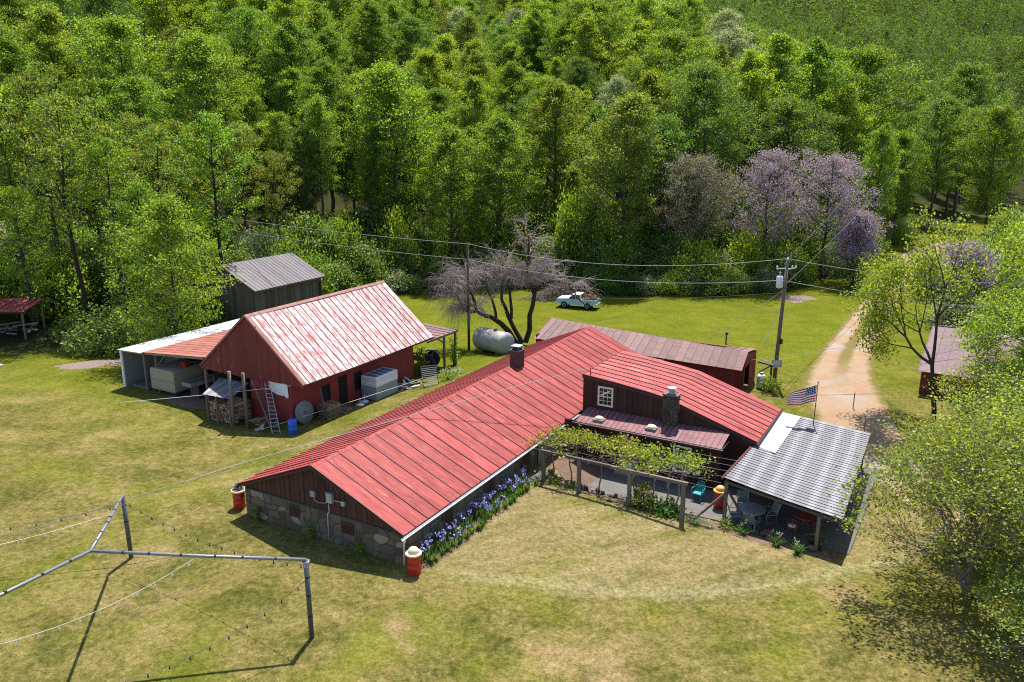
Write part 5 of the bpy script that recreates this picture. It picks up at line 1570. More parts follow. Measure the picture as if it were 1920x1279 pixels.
# firewood shelter
wz0 = zl(-18.3, 11)
o = hthing('firewood_shelter', 'small firewood shelter with blue grey tin roof before the barn gable', 'shelter', -18.4, 11.0, wz0)
for i in range(6):
    u0, u1 = i / 6, (i + 1) / 6 - .01
    a, b, c, d = Vector((-19.35, 9.8, .92)), Vector((-16.7, 9.85, .98)), Vector((-20.3, 12.1, 1.30)), Vector((-17.5, 12.2, 1.32))
    vs = []
    for q in range(7):
        u = u0 + (u1 - u0) * q / 6
        for (p, r_) in ((a.lerp(b, u), 0), (c.lerp(d, u), 1)): vs.append(p + Vector((0, 0, .03 * (q % 2))))
    MB().add(vs, [(2 * q, 2 * q + 2, 2 * q + 3, 2 * q + 1) for q in range(6)]).build('tin_sheet', 'tin', o)
for (t, s) in ((-19.15, 9.96), (-17.0, 10.0), (-20.1, 11.9), (-17.7, 12.0), (-18.2, 9.95)):
    MB().box((t, s, (wz0 - .2 + .9) / 2), (.10, .10, 1.1 - wz0)).build('post', 'post_wood', o)
mm = MB()
rg = np.random.default_rng(31)
for row in range(3):
    for k in range(17):
        for j in range(8):
            r_ = rg.uniform(.055, .1); t = -19.05 + k * .125 + rg.uniform(-.03, .03); z0 = wz0 + .12 + j * .165 + rg.uniform(-.03, .03); s = 10.15 + row * .55 + rg.uniform(-.05, .05)
            if rg.uniform() < .06: continue
            mm.tube([(t, s, z0), (t + rg.uniform(-.02, .02), s + .48, z0)], r_, 6)
w = hthing('firewood', 'split firewood stacked under the small tin shelter', 'firewood', -18.3, 10.9, wz0)
mm.build('log_stack', 'log_ends', w, kind='stuff')
o = hthing('wood_scraps', 'low heap of offcuts at the foot of the wooden steps', 'offcuts', -15.0, 10.7, lz)
mm = MB()
for k in range(16):
    t, s = -15.0 + rng.uniform(-.7, .6), 10.75 + rng.uniform(-.4, .5); a = rng.uniform(0, 3)
    mm.beam((t - .3 * math.cos(a), s - .3 * math.sin(a), lz + .05 + k * .035), (t + .3 * math.cos(a), s + .3 * math.sin(a), lz + .08 + k * .04), .14, .08)
mm.build('offcut_heap', 'log_ends', o, kind='stuff')
# under the lean-to
z0 = zl(-26.6, 13.4)
o = hthing('box_trailer', 'beige box trailer parked under the barn lean-to', 'trailer', -26.6, 13.4, z0)
mm = MB()
pr_ = [(-28.05, z0 + .42), (-25.4, z0 + .42), (-25.35, z0 + .5), (-25.35, z0 + 1.95), (-25.5, z0 + 2.08), (-27.9, z0 + 2.08), (-28.05, z0 + 1.95)]
MB().prism([(t, 12.15, z) for t, z in pr_], (0, 2.7, 0)).build('box_body', 'beige_panel', o)
MB().lohi((-28.08, 12.12, z0 + 1.18), (-25.32, 12.148, z0 + 1.24)).lohi((-28.0, 12.12, z0 + .46), (-25.4, 12.148, z0 + .50)).build('seam_strip', 'grey_wood', o)
for s in (12.6, 14.3):
    for t in (-27.9, -25.5): MB().lathe([(.1, -.08), (.24, -.08), (.26, 0), (.24, .08), (.1, .08)], 12, (t, s, z0 + .26), rot=(0, R(90), 0)).build('wheel', 'rubber', o)
MB().lohi((-27.8, 12.3, z0 + .34), (-25.6, 14.7, z0 + .42)).build('chassis', 'rust', o)
o = hthing('timber_trough', 'long grey wooden trough on trestles under the barn lean-to', 'trough', -23.6, 13.6, zl(-23.6, 13.6))
zt0 = zl(-23.6, 13.6)
MB().beam((-24.2, 12.3, -.02), (-23.7, 15.6, .05), 1.0, .06).beam((-24.7, 12.3, .1), (-24.2, 15.6, .17), .05, .28).beam((-23.7, 12.3, .1), (-23.2, 15.6, .17), .05, .28).lohi((-24.7, 12.27, -.05), (-23.7, 12.31, .25)).build('trough_box', 'grey_wood', o)
for s in (12.8, 15.0): MB().lohi((-24.5, s, zt0 - .05), (-23.6, s + .1, -.05)).build('trestle', 'dark_wood', o)
o = hthing('fuel_can', 'red fuel can standing on top of the beige trailer', 'can', -25.9, 13.6, z0 + 2.08)
MB().lohi((-26.15, 13.45, z0 + 2.08), (-25.65, 13.8, z0 + 2.42)).lohi((-26.0, 13.58, z0 + 2.42), (-25.8, 13.66, z0 + 2.48)).build('can_body', 'barrel_red', o)
MB().tube([(-25.7, 13.62, z0 + 2.42), (-25.6, 13.62, z0 + 2.52)], .03, 6).build('spout', 'black', o)
# tractor under the far shelter
tz = zl(-14.9, 28.6)
o = hthing('tractor', 'old blue tractor under the small shelter at the barn end', 'tractor', -14.9, 28.6, tz)
OFF.pop(o.name); o.rotation_euler = (0, 0, -TH + R(200))
MB().lohi((-.1, -.28, .75), (1.45, .28, 1.32)).lohi((-.8, -.22, .6), (-.1, .22, 1.0)).build('hood', 'tractor_blue', o)
MB().lohi((1.45, -.24, .78), (1.5, .24, 1.28)).build('grille', 'white_plastic', o)
for y in (-.72, .72):
    w = MB().lathe([(.3, -.16), (.62, -.16), (.68, -.1), (.68, .1), (.62, .16), (.3, .16)], 20, (-.75, y, .68), rot=(R(90), 0, 0)).build('wheel', 'rubber', o, 'quad')
    MB().lathe([(.32, -.1), (.08, -.05), (.08, .05), (.32, .1)], 14, (-.75, y, .68), rot=(R(90), 0, 0)).build('rim', 'white_plastic', w)
    MB().box((-.75, y, 1.42), (.9, .34, .05)).build('fender', 'tractor_blue', o)
    w = MB().lathe([(.15, -.09), (.32, -.09), (.36, 0), (.32, .09), (.15, .09)], 14, (1.2, y * .85, .36), rot=(R(90), 0, 0)).build('wheel', 'rubber', o, 'quad')
MB().lohi((-.95, -.25, 1.1), (-.5, .25, 1.18)).lohi((-1.0, -.25, 1.18), (-.93, .25, 1.5)).build('seat', 'black', o)
MB().tube([(-.25, 0, 1.0), (-.42, 0, 1.55)], .02, 6).lathe([(.16, 0), (.19, .012), (.16, .024)], 12, (-.43, 0, 1.55)).build('steering_wheel', 'black', o)
MB().tube([(.8, .18, 1.3), (.8, .18, 1.95)], .035, 8).build('exhaust', 'rust', o)

# ------------------------------------------------------------------ patio furniture
PZ = -.66
def local(o): OFF.pop(o.name, None); return o
o = local(hthing('garden_chair', 'teal plastic garden chair on the walk by the house wall', 'chair', 13.55, 14.0, PZ)); o.rotation_euler = (0, 0, -TH + R(172))
def plastic_chair(o, mat):
    MB().prism([(-.24, -.22, .42), (.24, -.22, .42), (.21, .24, .40), (-.21, .24, .40)], (0, 0, .03)).build('seat', mat, o)
    b = MB()
    for k in range(7):
        x = -.19 + k * .063
        b.prism([(x - .024, -.20, .45), (x + .024, -.20, .45), (x * 1.1 + .024, -.33, .88 - abs(k - 3) * .022), (x * 1.1 - .024, -.33, .88 - abs(k - 3) * .022)], (0, -.015, 0))
    b.tube([(-.26, -.20, .44), (-.25, -.30, .72), (-.17, -.345, .90), (0, -.355, .95), (.17, -.345, .90), (.25, -.30, .72), (.26, -.20, .44)], .022, 6)
    b.build('backrest', mat, o)
    for sx_ in (-1, 1):
        MB().tube([(sx_ * .25, -.27, .64), (sx_ * .30, -.05, .66), (sx_ * .29, .18, .64), (sx_ * .26, .24, .40)], .025, 6).build('armrest', mat, o)
        for y, dy in ((-.20, -.08), (.22, .05)): MB().tube([(sx_ * .23, y, .42), (sx_ * .27, y + dy, 0)], [.03, .022], 6).build('leg', mat, o)
plastic_chair(o, 'teal_plastic')
o = local(hthing('patio_table', 'round glass patio table at the front corner of the patio', 'table', 16.55, 12.95, PZ))
MB().lathe([(.62, 0), (.64, .01), (.64, .022), (.62, .03)], 32, (0, 0, .70)).build('table_top', 'table_glass', o, 'quad')
MB().lathe([(.645, .66), (.66, .68), (.66, .735), (.642, .74)], 32).build('rim', 'galv', o)
for a in (.6, 2.17, 3.74, 5.3): MB().tube([(.58 * math.cos(a), .58 * math.sin(a), .68), (.34 * math.cos(a), .34 * math.sin(a), .35), (.55 * math.cos(a), .55 * math.sin(a), 0)], .022, 6).build('leg', 'grey_metal', o)
def mesh_chair(t, s, ang, label):
    o = local(hthing('patio_chair', label, 'chair', t, s, PZ)); o.rotation_euler = (0, 0, -TH + ang)
    MB().prism([(-.25, -.22, .40), (.25, -.22, .40), (.25, .27, .43), (-.25, .27, .43)], (0, 0, .018)).build('seat', 'mesh_grey', o)
    MB().prism([(-.24, -.23, .44), (.24, -.23, .44), (.23, -.42, .98), (-.23, -.42, .98)], (0, .018, 0)).build('backrest', 'mesh_grey', o)
    for sx_ in (-1, 1):
        MB().tube([(sx_ * .27, .30, .02), (sx_ * .27, .27, .43), (sx_ * .27, -.23, .41), (sx_ * .255, -.43, 1.0), (sx_ * .1, -.44, 1.02)], .018, 6).build('frame_tube', 'galv', o)
        MB().tube([(sx_ * .27, -.28, .62), (sx_ * .29, .2, .64), (sx_ * .27, .29, .43)], .018, 6).build('armrest', 'galv', o)
        MB().tube([(sx_ * .27, .28, .02), (sx_ * .27, -.32, .02), (sx_ * .27, -.2, .41)], .018, 6).build('leg', 'galv', o)
mesh_chair(15.95, 13.75, R(200), 'grey mesh chair behind the glass table by the walk')
mesh_chair(17.3, 13.5, R(130), 'grey mesh chair right of the glass table')
mesh_chair(16.75, 12.1, R(-10), 'dark mesh chair in front of the glass table, back to the lawn')
mesh_chair(15.85, 12.55, R(-70), 'mesh chair left of the glass table beside the corner post')
o = local(hthing('bistro_table', 'small round red metal table in the shade of the patio', 'table', 18.95, 13.4, PZ))
MB().lathe([(.44, 0), (.46, .01), (.46, .025), (.44, .03)], 24, (0, 0, .70)).build('table_top', 'red_iron', o, 'quad')
for a in (.3, 2.4, 4.5): MB().tube([(.1 * math.cos(a), .1 * math.sin(a), .70), (.08 * math.cos(a), .08 * math.sin(a), .4), (.36 * math.cos(a), .36 * math.sin(a), 0)], .016, 6).build('leg', 'red_iron', o)
def bistro(t, s, ang, label, cush):
    o = local(hthing('bistro_chair', label, 'chair', t, s, PZ)); o.rotation_euler = (0, 0, -TH + ang)
    MB().lathe([(.2, 0), (.22, .02), (.2, .04)], 18, (0, 0, .44)).build('seat', 'red_iron', o)
    if cush: MB().lathe([(.17, 0), (.205, .03), (.19, .06), (.05, .07)], 18, (0, 0, .48)).build('cushion', 'white_paint', o, 'quad')
    for x, y in ((-.16, -.14), (.16, -.14), (-.16, .14), (.16, .14)): MB().tube([(x, y, .45), (x * 1.25, y * 1.3, 0)], .012, 6).build('leg', 'red_iron', o)
    MB().tube([(-.18, -.16, .46), (-.17, -.22, .86), (0, -.24, .93), (.17, -.22, .86), (.18, -.16, .46)], .012, 6).tube([(0, -.17, .46), (0, -.24, .92)], .01, 6).tube([(-.17, -.2, .7), (.17, -.2, .7)], .01, 6).build('backrest', 'red_iron', o)
bistro(18.55, 12.55, R(10), 'red metal bistro chair with white round cushion before the red table', True)
bistro(19.55, 13.7, R(100), 'red metal bistro chair without cushion right of the red table', False)
o = hthing('grill', 'dark covered grill at the right side of the patio', 'grill', 19.9, 14.9, PZ)
MB().lohi((19.5, 14.5, PZ + .75), (20.5, 15.1, PZ + .95)).build('fire_box', 'black', o)
MB().prism([(19.5, 14.5, PZ + .95), (19.5, 14.58, PZ + 1.2), (19.5, 14.8, PZ + 1.3), (19.5, 15.02, PZ + 1.2), (19.5, 15.1, PZ + .95)], (1.0, 0, 0)).build('hood', 'black', o)
for t, s in ((19.55, 14.55), (20.45, 14.55), (19.55, 15.05), (20.45, 15.05)): MB().lohi((t - .03, s - .03, PZ), (t + .03, s + .03, PZ + .75)).build('leg', 'grey_metal', o)
def pot(t, s, z, r, h_, mat, label, plant=True, seed=1):
    o = hthing('plant_pot', label, 'plant pot', t, s, z)
    MB().lathe([(r * .7, 0), (r * .92, h_ * .6), (r, h_), (r * 1.06, h_), (r * 1.06, h_ * 1.06), (r * .9, h_ * 1.06), (r * .88, h_ * .9)], 18, (t, s, z)).build('pot_body', mat, o, 'quad')
    MB().lathe([(r * .87, 0), (.01, .03)], 14, (t, s, z + h_ * .9)).build('soil', 'soil', o)
    if plant:
        rg = np.random.default_rng(seed); C = rg.normal(size=(70, 3)) * np.array([r * .45, r * .45, .09]); C[:, 2] = np.abs(C[:, 2])
        Vv, Ff = leaves(C, .14, rg, .5); link('plant', np_mesh('plant', Vv, Ff, 'leaf_shrub'), o, (0, 0, h_ * .95))
pot(19.75, 11.75, zl(19.75, 11.75), .32, .5, 'dark_pot', 'large dark glazed pot by the front right patio post', True, 3)
pot(17.6, 11.85, zl(17.6, 11.85), .2, .25, 'terracotta', 'low clay bowl on the patio edge', False)
# ------------------------------------------------------------------ rubble borders
def border(label, pts, seed):
    r = random.Random(seed); t0, s0 = pts[0]
    o = hthing('stone_border', label, 'border', t0, s0, zl(t0, s0))
    for (a, b), (c, d) in zip(pts, pts[1:]):
        L_ = math.hypot(c - a, d - b); n = int(L_ / .34)
        for k in range(n):
            for lay in range(2 if r.random() < .6 else 1):
                u = (k + r.uniform(.2, .8)) / n; t, s = a + (c - a) * u, b + (d - b) * u + r.uniform(-.1, .1)
                z = zl(t, s) + .08 + lay * .15
                q = [(math.cos(x) * r.uniform(.75, 1.15), math.sin(x) * r.uniform(.75, 1.15)) for x in [6.283 * i / 7 for i in range(7)]]
                sx_, sy_, sz_ = r.uniform(.13, .24), r.uniform(.10, .17), r.uniform(.07, .12)
                ca = r.uniform(0, 3); vs = []
                for kk, zz in ((.8, -1), (1.0, -.1), (.72, .9)):
                    for x, y in q:
                        x1, y1 = x * sx_ * kk, y * sy_ * kk
                        vs.append((t + x1 * math.cos(ca) - y1 * math.sin(ca), s + x1 * math.sin(ca) + y1 * math.cos(ca), z + zz * sz_ + r.uniform(-.01, .01)))
                fs = [tuple(range(6, -1, -1)), tuple(range(14, 21))] + [(i + 7 * l, (i + 1) % 7 + 7 * l, (i + 1) % 7 + 7 * l + 7, i + 7 * l + 7) for l in (0, 1) for i in range(7)]
                MB().add(vs, fs).build('stone', 'stone', o)
border('low rubble stone border under the pergola vines', [(5.7, 12.15), (8.5, 11.95), (11.0, 12.0), (13.2, 12.2)], 3)
border('loose stones edging the front of the shaded patio', [(15.6, 12.15), (17.6, 11.6), (19.6, 11.25), (20.8, 11.1)], 4)

# ------------------------------------------------------------------ pergola, vines, garden plants
pg = hthing('pergola', 'weathered timber pergola along the front of the house', 'pergola', 13.75, 10.65, zl(13.75, 10.65))
for t, s, w in ((13.75, 10.65, .19), (10.95, 10.75, .17), (8.15, 10.8, .18), (6.05, 10.85, .17)):
    z0 = zl(t, s) - .2
    MB().box((t, s, (z0 + 1.62) / 2), (w, w, 1.62 - z0)).build('post', 'post_wood', pg)
MB().beam((5.9, 10.85, 1.68), (9.9, 10.74, 1.70), .14, .14).build('beam', 'dark_wood', pg)
MB().beam((9.85, 10.78, 1.66), (13.95, 10.64, 1.70), .15, .15).build('beam', 'post_wood', pg)
for k in range(6):
    s = 10.9 + k * .72
    MB().tube([(5.3, s, 1.70), (10, s, 1.64), (15.25, s + .25 * k / 6, 1.66)], .008, 4).build('wire', 'cable', pg)
def vine(t0, t1, seed, label, trunks):
    rg = np.random.default_rng(seed)
    tc = (t0 + t1) / 2
    o = local(hthing('grape_vine', label, 'vine', tc, 11.2, zl(tc, 11.2)))
    zb = zl(tc, 11.2)
    segs = []; C = []
    for tt in trunks:
        p = np.array([tt - tc, .15, -.1])
        for k in range(6):
            q = p + np.array([rg.normal() * .09, .02 + rg.normal() * .05, .40]); segs.append((p, q, .045, .04)); p = q
        for b in range(9):
            a = p.copy(); d = np.array([rg.normal() * .8, abs(rg.normal()) * .7, .08]); d /= np.linalg.norm(d)
            for k in range(7):
                d = d + rg.normal(size=3) * .35; d[2] *= .5; d /= np.linalg.norm(d)
                e = a + d * .30; e[0] = min(max(e[0], t0 - tc - .1), t1 - tc + .1); e[1] = min(max(e[1], -.35), 2.8); e[2] = min(max(e[2], 1.62 - zb), 2.1 - zb)
                segs.append((a, e, .016, .011)); a = e
                if rg.uniform() < .40 and k > 0:
                    C.append(a + np.array([0, 0, .12]) + rg.normal(size=(rg.integers(8, 34), 3)) * np.array([.24, .22, .13]))
    for k in range(70):
        a = np.array([rg.uniform(t0, t1) - tc, rg.uniform(-.3, 1.5), rg.uniform(1.6, 1.95) - zb]); b = a + rg.normal(size=3) * np.array([.4, .3, .18])
        segs.append((a, b, .010, .006))
    Vv, Ff = tubes(segs, 4); link('stem', np_mesh('stem', Vv, Ff, 'bark_twig'), o)
    Vv, Ff = leaves(np.concatenate(C), .125, rg, .5, .85); link('foliage', np_mesh('foliage', Vv, Ff, 'leaf_vine'), o)
vine(5.2, 8.4, 41, 'yellow green grape vine on the left end of the pergola', (6.5, 7.4, 7.9))
vine(8.6, 11.2, 44, 'yellowish grape vine over the middle of the pergola before the red door', (8.9, 10.9))
vine(10.6, 14.2, 47, 'dense green grape vine on the right end of the pergola', (11.3, 12.0, 12.7, 13.2))

def clump(name, label, cat, t, s, r, h_, n, mat, seed, w=.022, flop=.5, group=None, flowers=None):
    rg = np.random.default_rng(seed)
    o = local(hthing(name, label, cat, t, s, zl(t, s), group))
    V = []; F = []
    for k in range(n):
        a = rg.uniform(0, 6.28); b0 = np.array([math.cos(a), math.sin(a), 0]) * rg.uniform(0, r * .5)
        L_ = h_ * rg.uniform(.7, 1.15); out = np.array([math.cos(a), math.sin(a), 0]) * flop * rg.uniform(.2, 1.1) * L_
        side = np.array([-math.sin(a), math.cos(a), 0]) * w
        base = len(V)
        for i in range(4):
            u = i / 3; p = b0 + out * u * u + np.array([0, 0, L_ * (u - .35 * flop * u * u)])
            V += [p - side * (1 - u * .9), p + side * (1 - u * .9)]
        F += [(base + 2 * i, base + 2 * i + 1, base + 2 * i + 3, base + 2 * i + 2) for i in range(3)]
    link('leaf_blades', np_mesh('leaf_blades', np.array(V), np.array(F), mat), o)
    if flowers:
        fm, nf, fs_ = flowers
        for k in range(nf):
            a = rg.uniform(0, 6.28); rr = rg.uniform(0, r); p = np.array([math.cos(a) * rr, math.sin(a) * rr, h_ * rg.uniform(1.0, 1.35)])
            C = p + rg.normal(size=(9, 3)) * fs_ * np.array([1, 1, 1.1])
            Vv, Ff = leaves(C, fs_ * 1.9, rg, .2, .8)
            link('flower', np_mesh('flower', Vv, Ff, fm), o)
    return o
rr = random.Random(77)
IR = []
for k in range(22):
    s = .75 + k * .445 + rr.uniform(-.1, .1)
    gap = 8 <= k <= 9 or k in (14,)
    IR.append(clump('iris_clump', 'clump of blue irises close against the stone wall', 'iris', 5.30 + rr.uniform(-.1, .12), s, .26, .62, 34, 'leaf_blade', 100 + k, .03, .35, 'irises along the wall', ('petal_iris', 1 if gap else rr.choice([2, 3, 4]), .058)))
    IR.append(clump('iris_clump', 'clump of blue irises on the lawn side of the bed', 'iris', 5.78 + rr.uniform(-.12, .12), s + .2, .28, .52, 36, 'leaf_blade', 200 + k, .03, .5, 'irises along the wall', ('petal_iris', 0 if gap else rr.choice([0, 1, 1, 2]), .055)))
number_alike(IR, lambda o: o.location.y, 'nearest the near drum', 'from the near drum')
clump('lily_turf', 'pale variegated lily turf spilling at the foot of the right pergola post', 'plant', 14.35, 10.85, .5, .45, 150, 'leaf_silver', 5, .018, 1.0)
clump('lily_turf', 'variegated lily turf right of the first lily turf clump', 'plant', 15.0, 10.9, .35, .35, 90, 'leaf_silver', 6, .018, 1.0)
for k, (t, s, lab) in enumerate(((16.6, 11.1, 'leftmost daylily clump in the patio border'), (18.2, 10.75, 'daylily clump in the middle of the patio border'), (19.2, 10.5, 'daylily clump nearest the pot in the patio border'))):
    clump('daylily', lab, 'plant', t, s, .3, .5, 60, 'leaf_blade', 60 + k, .03, .8, None, ('leaf_silver', 3, .05))
def bush(name, label, t, s, rx, h_, ncl, nl, leaf, mat, seed, group=None):
    st, cr = bush_meshes(name, seed, rx, h_, ncl, nl, leaf, mat, spread=leaf * 1.1)
    return plant_tree(name, (st, cr), label, 'shrub', wld(t, s, zl(t, s)), 0, (1, 1, 1), group, ('stem', 'foliage'))
bush('yellow_shrub', 'rounded yellow green shrub beside the second pergola post', 11.55, 11.0, .62, 1.25, 70, 16, .11, 'leaf_spring', 3)
bush('leafy_perennial', 'dark green broad-leaved plant between the shrub and the right pergola post', 12.75, 11.0, .62, .5, 50, 10, .20, 'leaf_blade', 4)
bush('small_rose', 'small straggly shrub at the foot of the patio corner post', 15.75, 11.35, .42, .6, 34, 9, .10, 'leaf_olive', 5)
bush('low_plant', 'small leafy plant by the third pergola post', 7.6, 11.2, .35, .35, 26, 9, .12, 'leaf_shrub', 6)
bush('low_plant', 'small leafy plant just left of the stone border', 6.6, 11.2, .3, .3, 22, 9, .12, 'leaf_shrub', 7)
bush('weedy_bush', 'leafy bush by the gas cylinder at the red shed end', 13.2, 32.4, .6, 1.2, 46, 10, .16, 'leaf_bright', 8)
bush('ivy_mass', 'ivy hanging by the tractor shelter at the barn end', -13.4, 26.5, .4, 2.6, 60, 10, .16, 'leaf_forest', 9)
bush('ivy_mass', 'ivy trailing on the outer post of the tractor shelter', -13.2, 31.0, .3, 2.6, 46, 10, .16, 'leaf_forest', 10)
bush('weedy_patch', 'tall weeds with white flowers beyond the scrap boards', -10.9, 27.2, 1.0, .7, 60, 10, .14, 'leaf_silver', 11)
bush('weedy_patch', 'green weeds around the metal rack', -9.6, 25.2, .9, .5, 50, 10, .14, 'leaf_bright', 12)
for k, (t, lab) in enumerate(((-3.8, 'weed growing up the left end of the stone gable wall'), (-.4, 'weed growing under the meter boxes on the stone wall'), (2.5, 'weed growing up the right half of the stone gable wall'))):
    bush('wall_weed', lab, t, .12, .16, .75 - .1 * k, 22, 9, .10, 'leaf_forest', 13 + k)
# ------------------------------------------------------------------ trees
FOREST = {}
def proto(key, *a, **kw): FOREST[key] = crown_tree('tree_' + key, *a, **kw)
proto('tulip_a', 1, 24, 6.6, .18, tulip_prof, 70, 5, 96, .235, 'leaf_forest_yellow', spread=.46, rise=.8)
proto('tulip_b', 2, 24, 6.0, .24, tulip_prof, 66, 5, 96, .235, 'leaf_forest', spread=.44, rise=.85)
proto('tulip_c', 3, 24, 7.2, .18, tulip_prof, 76, 5, 96, .245, 'leaf_forest_yellow', spread=.50, rise=.85)
proto('tulip_d', 4, 24, 5.4, .36, tulip_prof, 56, 5, 96, .235, 'leaf_forest', spread=.44, rise=.95)
proto('oak_a', 5, 22, 6.8, .26, oval_prof, 60, 6, 90, .25, 'leaf_forest_deep', spread=.52, rise=.55)
proto('oak_b', 6, 22, 6.4, .22, oval_prof, 58, 6, 90, .25, 'leaf_forest', spread=.52, rise=.65)
proto('slim_a', 7, 23, 4.6, .20, tulip_prof, 56, 4, 90, .23, 'leaf_forest_yellow', spread=.42, rise=1.1)
proto('pale_a', 8, 22, 6.2, .22, tulip_prof, 68, 5, 84, .225, 'leaf_olive', spread=.46, rise=.85)
proto('oak_c', 9, 21, 6.0, .20, round_prof, 62, 5, 84, .24, 'leaf_silver', spread=.50, rise=.6)
LAB = {'tulip_a': 'tall yellow green tree', 'tulip_b': 'tall mid green tree', 'tulip_c': 'broad yellow green tree', 'tulip_d': 'narrow long-trunked tree', 'oak_a': 'dark green round tree',
       'oak_b': 'mid green round tree', 'slim_a': 'slender yellow green tree', 'pale_a': 'olive tinted tree', 'oak_c': 'pale grey green tree'}
NAM = {'tulip_a': 'tulip_tree', 'tulip_b': 'tulip_tree', 'tulip_c': 'tulip_tree', 'tulip_d': 'tulip_tree', 'oak_a': 'oak_tree', 'oak_b': 'oak_tree', 'slim_a': 'slender_tree', 'pale_a': 'olive_tree', 'oak_c': 'pale_tree'}
H0 = {k: (24 if k.startswith('tulip') else 23 if k == 'slim_a' else 22) for k in FOREST}
placed = []
TREES = []
rt = random.Random(99)
def put_tree(key, x, y, h_, wide=1.0, label=None, group='forest trees on the hillside'):
    k = h_ / H0[key]
    placed.append((x, y))
    row = 'at the forest edge' if y < 116 else 'in the front rows' if y < 136 else 'halfway up the slope' if y < 160 else 'high on the slope' if y < 190 else 'near the top'
    TREES.append(None)
    o = TREES[-1] = plant_tree(NAM[key], FOREST[key], label or LAB[key] + ' ' + row + ' ' + column(x, y), 'tree', (x, y, zg(x, y)), rt.uniform(0, 6.28), (k * wide, k * wide, k), None if label else group)
    return o
def put_px(key, u, vt, Y, wide=1.0, label=None):
    x, zt = aim(u, vt, Y)
    put_tree(key, x, Y, max(7, zt - zg(x, Y)), wide, label)
# the trees of the front rows, read off the photograph
for a in (('pale_a', 1175, 165, 108, 1.12, 'large pale olive tree standing forward at the forest edge right of centre'),
          ('tulip_a', 1045, 138, 121, 1.0, None), ('tulip_b', 937, 205, 112, 1.1, None), ('tulip_a', 845, 225, 109, 1.0, None),
          ('tulip_c', 733, 108, 117, 1.05, 'tall bright tulip tree rising above the bare weeping tree, left of centre'), ('tulip_b', 605, 100, 121, .95, None), ('tulip_d', 548, 120, 126, .95, None),
          ('tulip_b', 655, 160, 124, .9, None), ('oak_b', 520, 205, 116, .85, None), ('tulip_b', 470, 165, 121, .85, None), ('oak_a', 560, 235, 112, .75, None), ('tulip_a', 440, 150, 127, .9, None), ('tulip_d', 590, 170, 112, .8, None), ('tulip_b', 1290, 140, 126, 1.05, None), ('oak_a', 1330, 110, 118, .9, None), ('tulip_a', 1415, 85, 134, .95, None),
          ('slim_a', 1470, 50, 138, 1.1, None), ('tulip_b', 1535, 62, 146, 1.05, None), ('oak_b', 1640, 75, 152, 1.0, None), ('tulip_a', 1590, 150, 140, .9, None),
          ('tulip_c', 410, 65, 128, .95, 'bright yellow green tree rising behind the sparse trees on the left'), ('oak_b', 300, 95, 135, 1.0, None), ('tulip_a', 215, 75, 138, 1.0, None), ('oak_a', 110, 60, 132, 1.0, None),
          ('tulip_b', 790, 200, 126, .95, None), ('tulip_d', 700, 230, 113, .7, None), ('tulip_b', 985, 240, 128, .95, None), ('oak_a', 1245, 210, 112, .8, None), ('tulip_b', 1120, 190, 128, 1.0, None),
          ('oak_b', 1700, 240, 138, .8, None), ('tulip_b', 1660, 225, 128, .75, None), ('oak_a', 1775, 175, 165, .85, None), ('oak_b', 1880, 190, 140, .9, None), ('oak_a', 1830, 110, 190, .9, None)):
    put_px(*a)
def road_dist(x, y):
    best = 1e9
    for (a, b), (c, d) in zip(ROADP, ROADP[1:]):
        L2 = (c - a) ** 2 + (d - b) ** 2; k = min(1, max(0, ((x - a) * (c - a) + (y - b) * (d - b)) / L2))
        best = min(best, math.hypot(x - a - k * (c - a), y - b - k * (d - b)))
    return best
cand = []
yy = 104.0
while yy < 760:
    st = 9.8 if yy < 230 else 11 if yy < 420 else 15
    w = .68 * yy + 10
    xx = -w + rt.uniform(0, st)
    while xx < w:
        x, y = xx + rt.uniform(-2.6, 2.6), yy + rt.uniform(-2.6, 2.6)
        xx += st
        if y < tab(EDGE, x) + 13: continue
        if road_dist(x, y) < (8.5 if y < 135 else 5.5): continue
        if x < -20 and y < 108: continue
        cand.append((x, y))
    yy += st * .92
cand = [c for c in cand if all((c[0] - p[0]) ** 2 + (c[1] - p[1]) ** 2 > 36 for p in placed)]
cand.sort(key=lambda c: math.hypot(*c))
NEAR = 300 - len(placed)
keys = ['tulip_a'] * 5 + ['tulip_b'] * 5 + ['tulip_c'] * 4 + ['tulip_d'] * 2 + ['oak_a'] * 2 + ['oak_b'] * 3 + ['slim_a'] * 2 + ['pale_a'] * 1 + ['oak_c'] * 1
for x, y in cand[:NEAR]:
    a = x / y
    key = rt.choice(keys if a < .3 else ['oak_a', 'oak_b', 'tulip_b', 'tulip_a', 'pale_a', 'tulip_c', 'oak_c'])
    put_tree(key, x, y, rt.choice([rt.uniform(15, 20), rt.uniform(19, 25), rt.uniform(23, 28)]) * (1 - .16 * sm(.25, .45, a)), rt.uniform(.88, 1.18))
number_alike(TREES, lambda o: o.location.x / o.location.y, 'leftmost', 'from left')
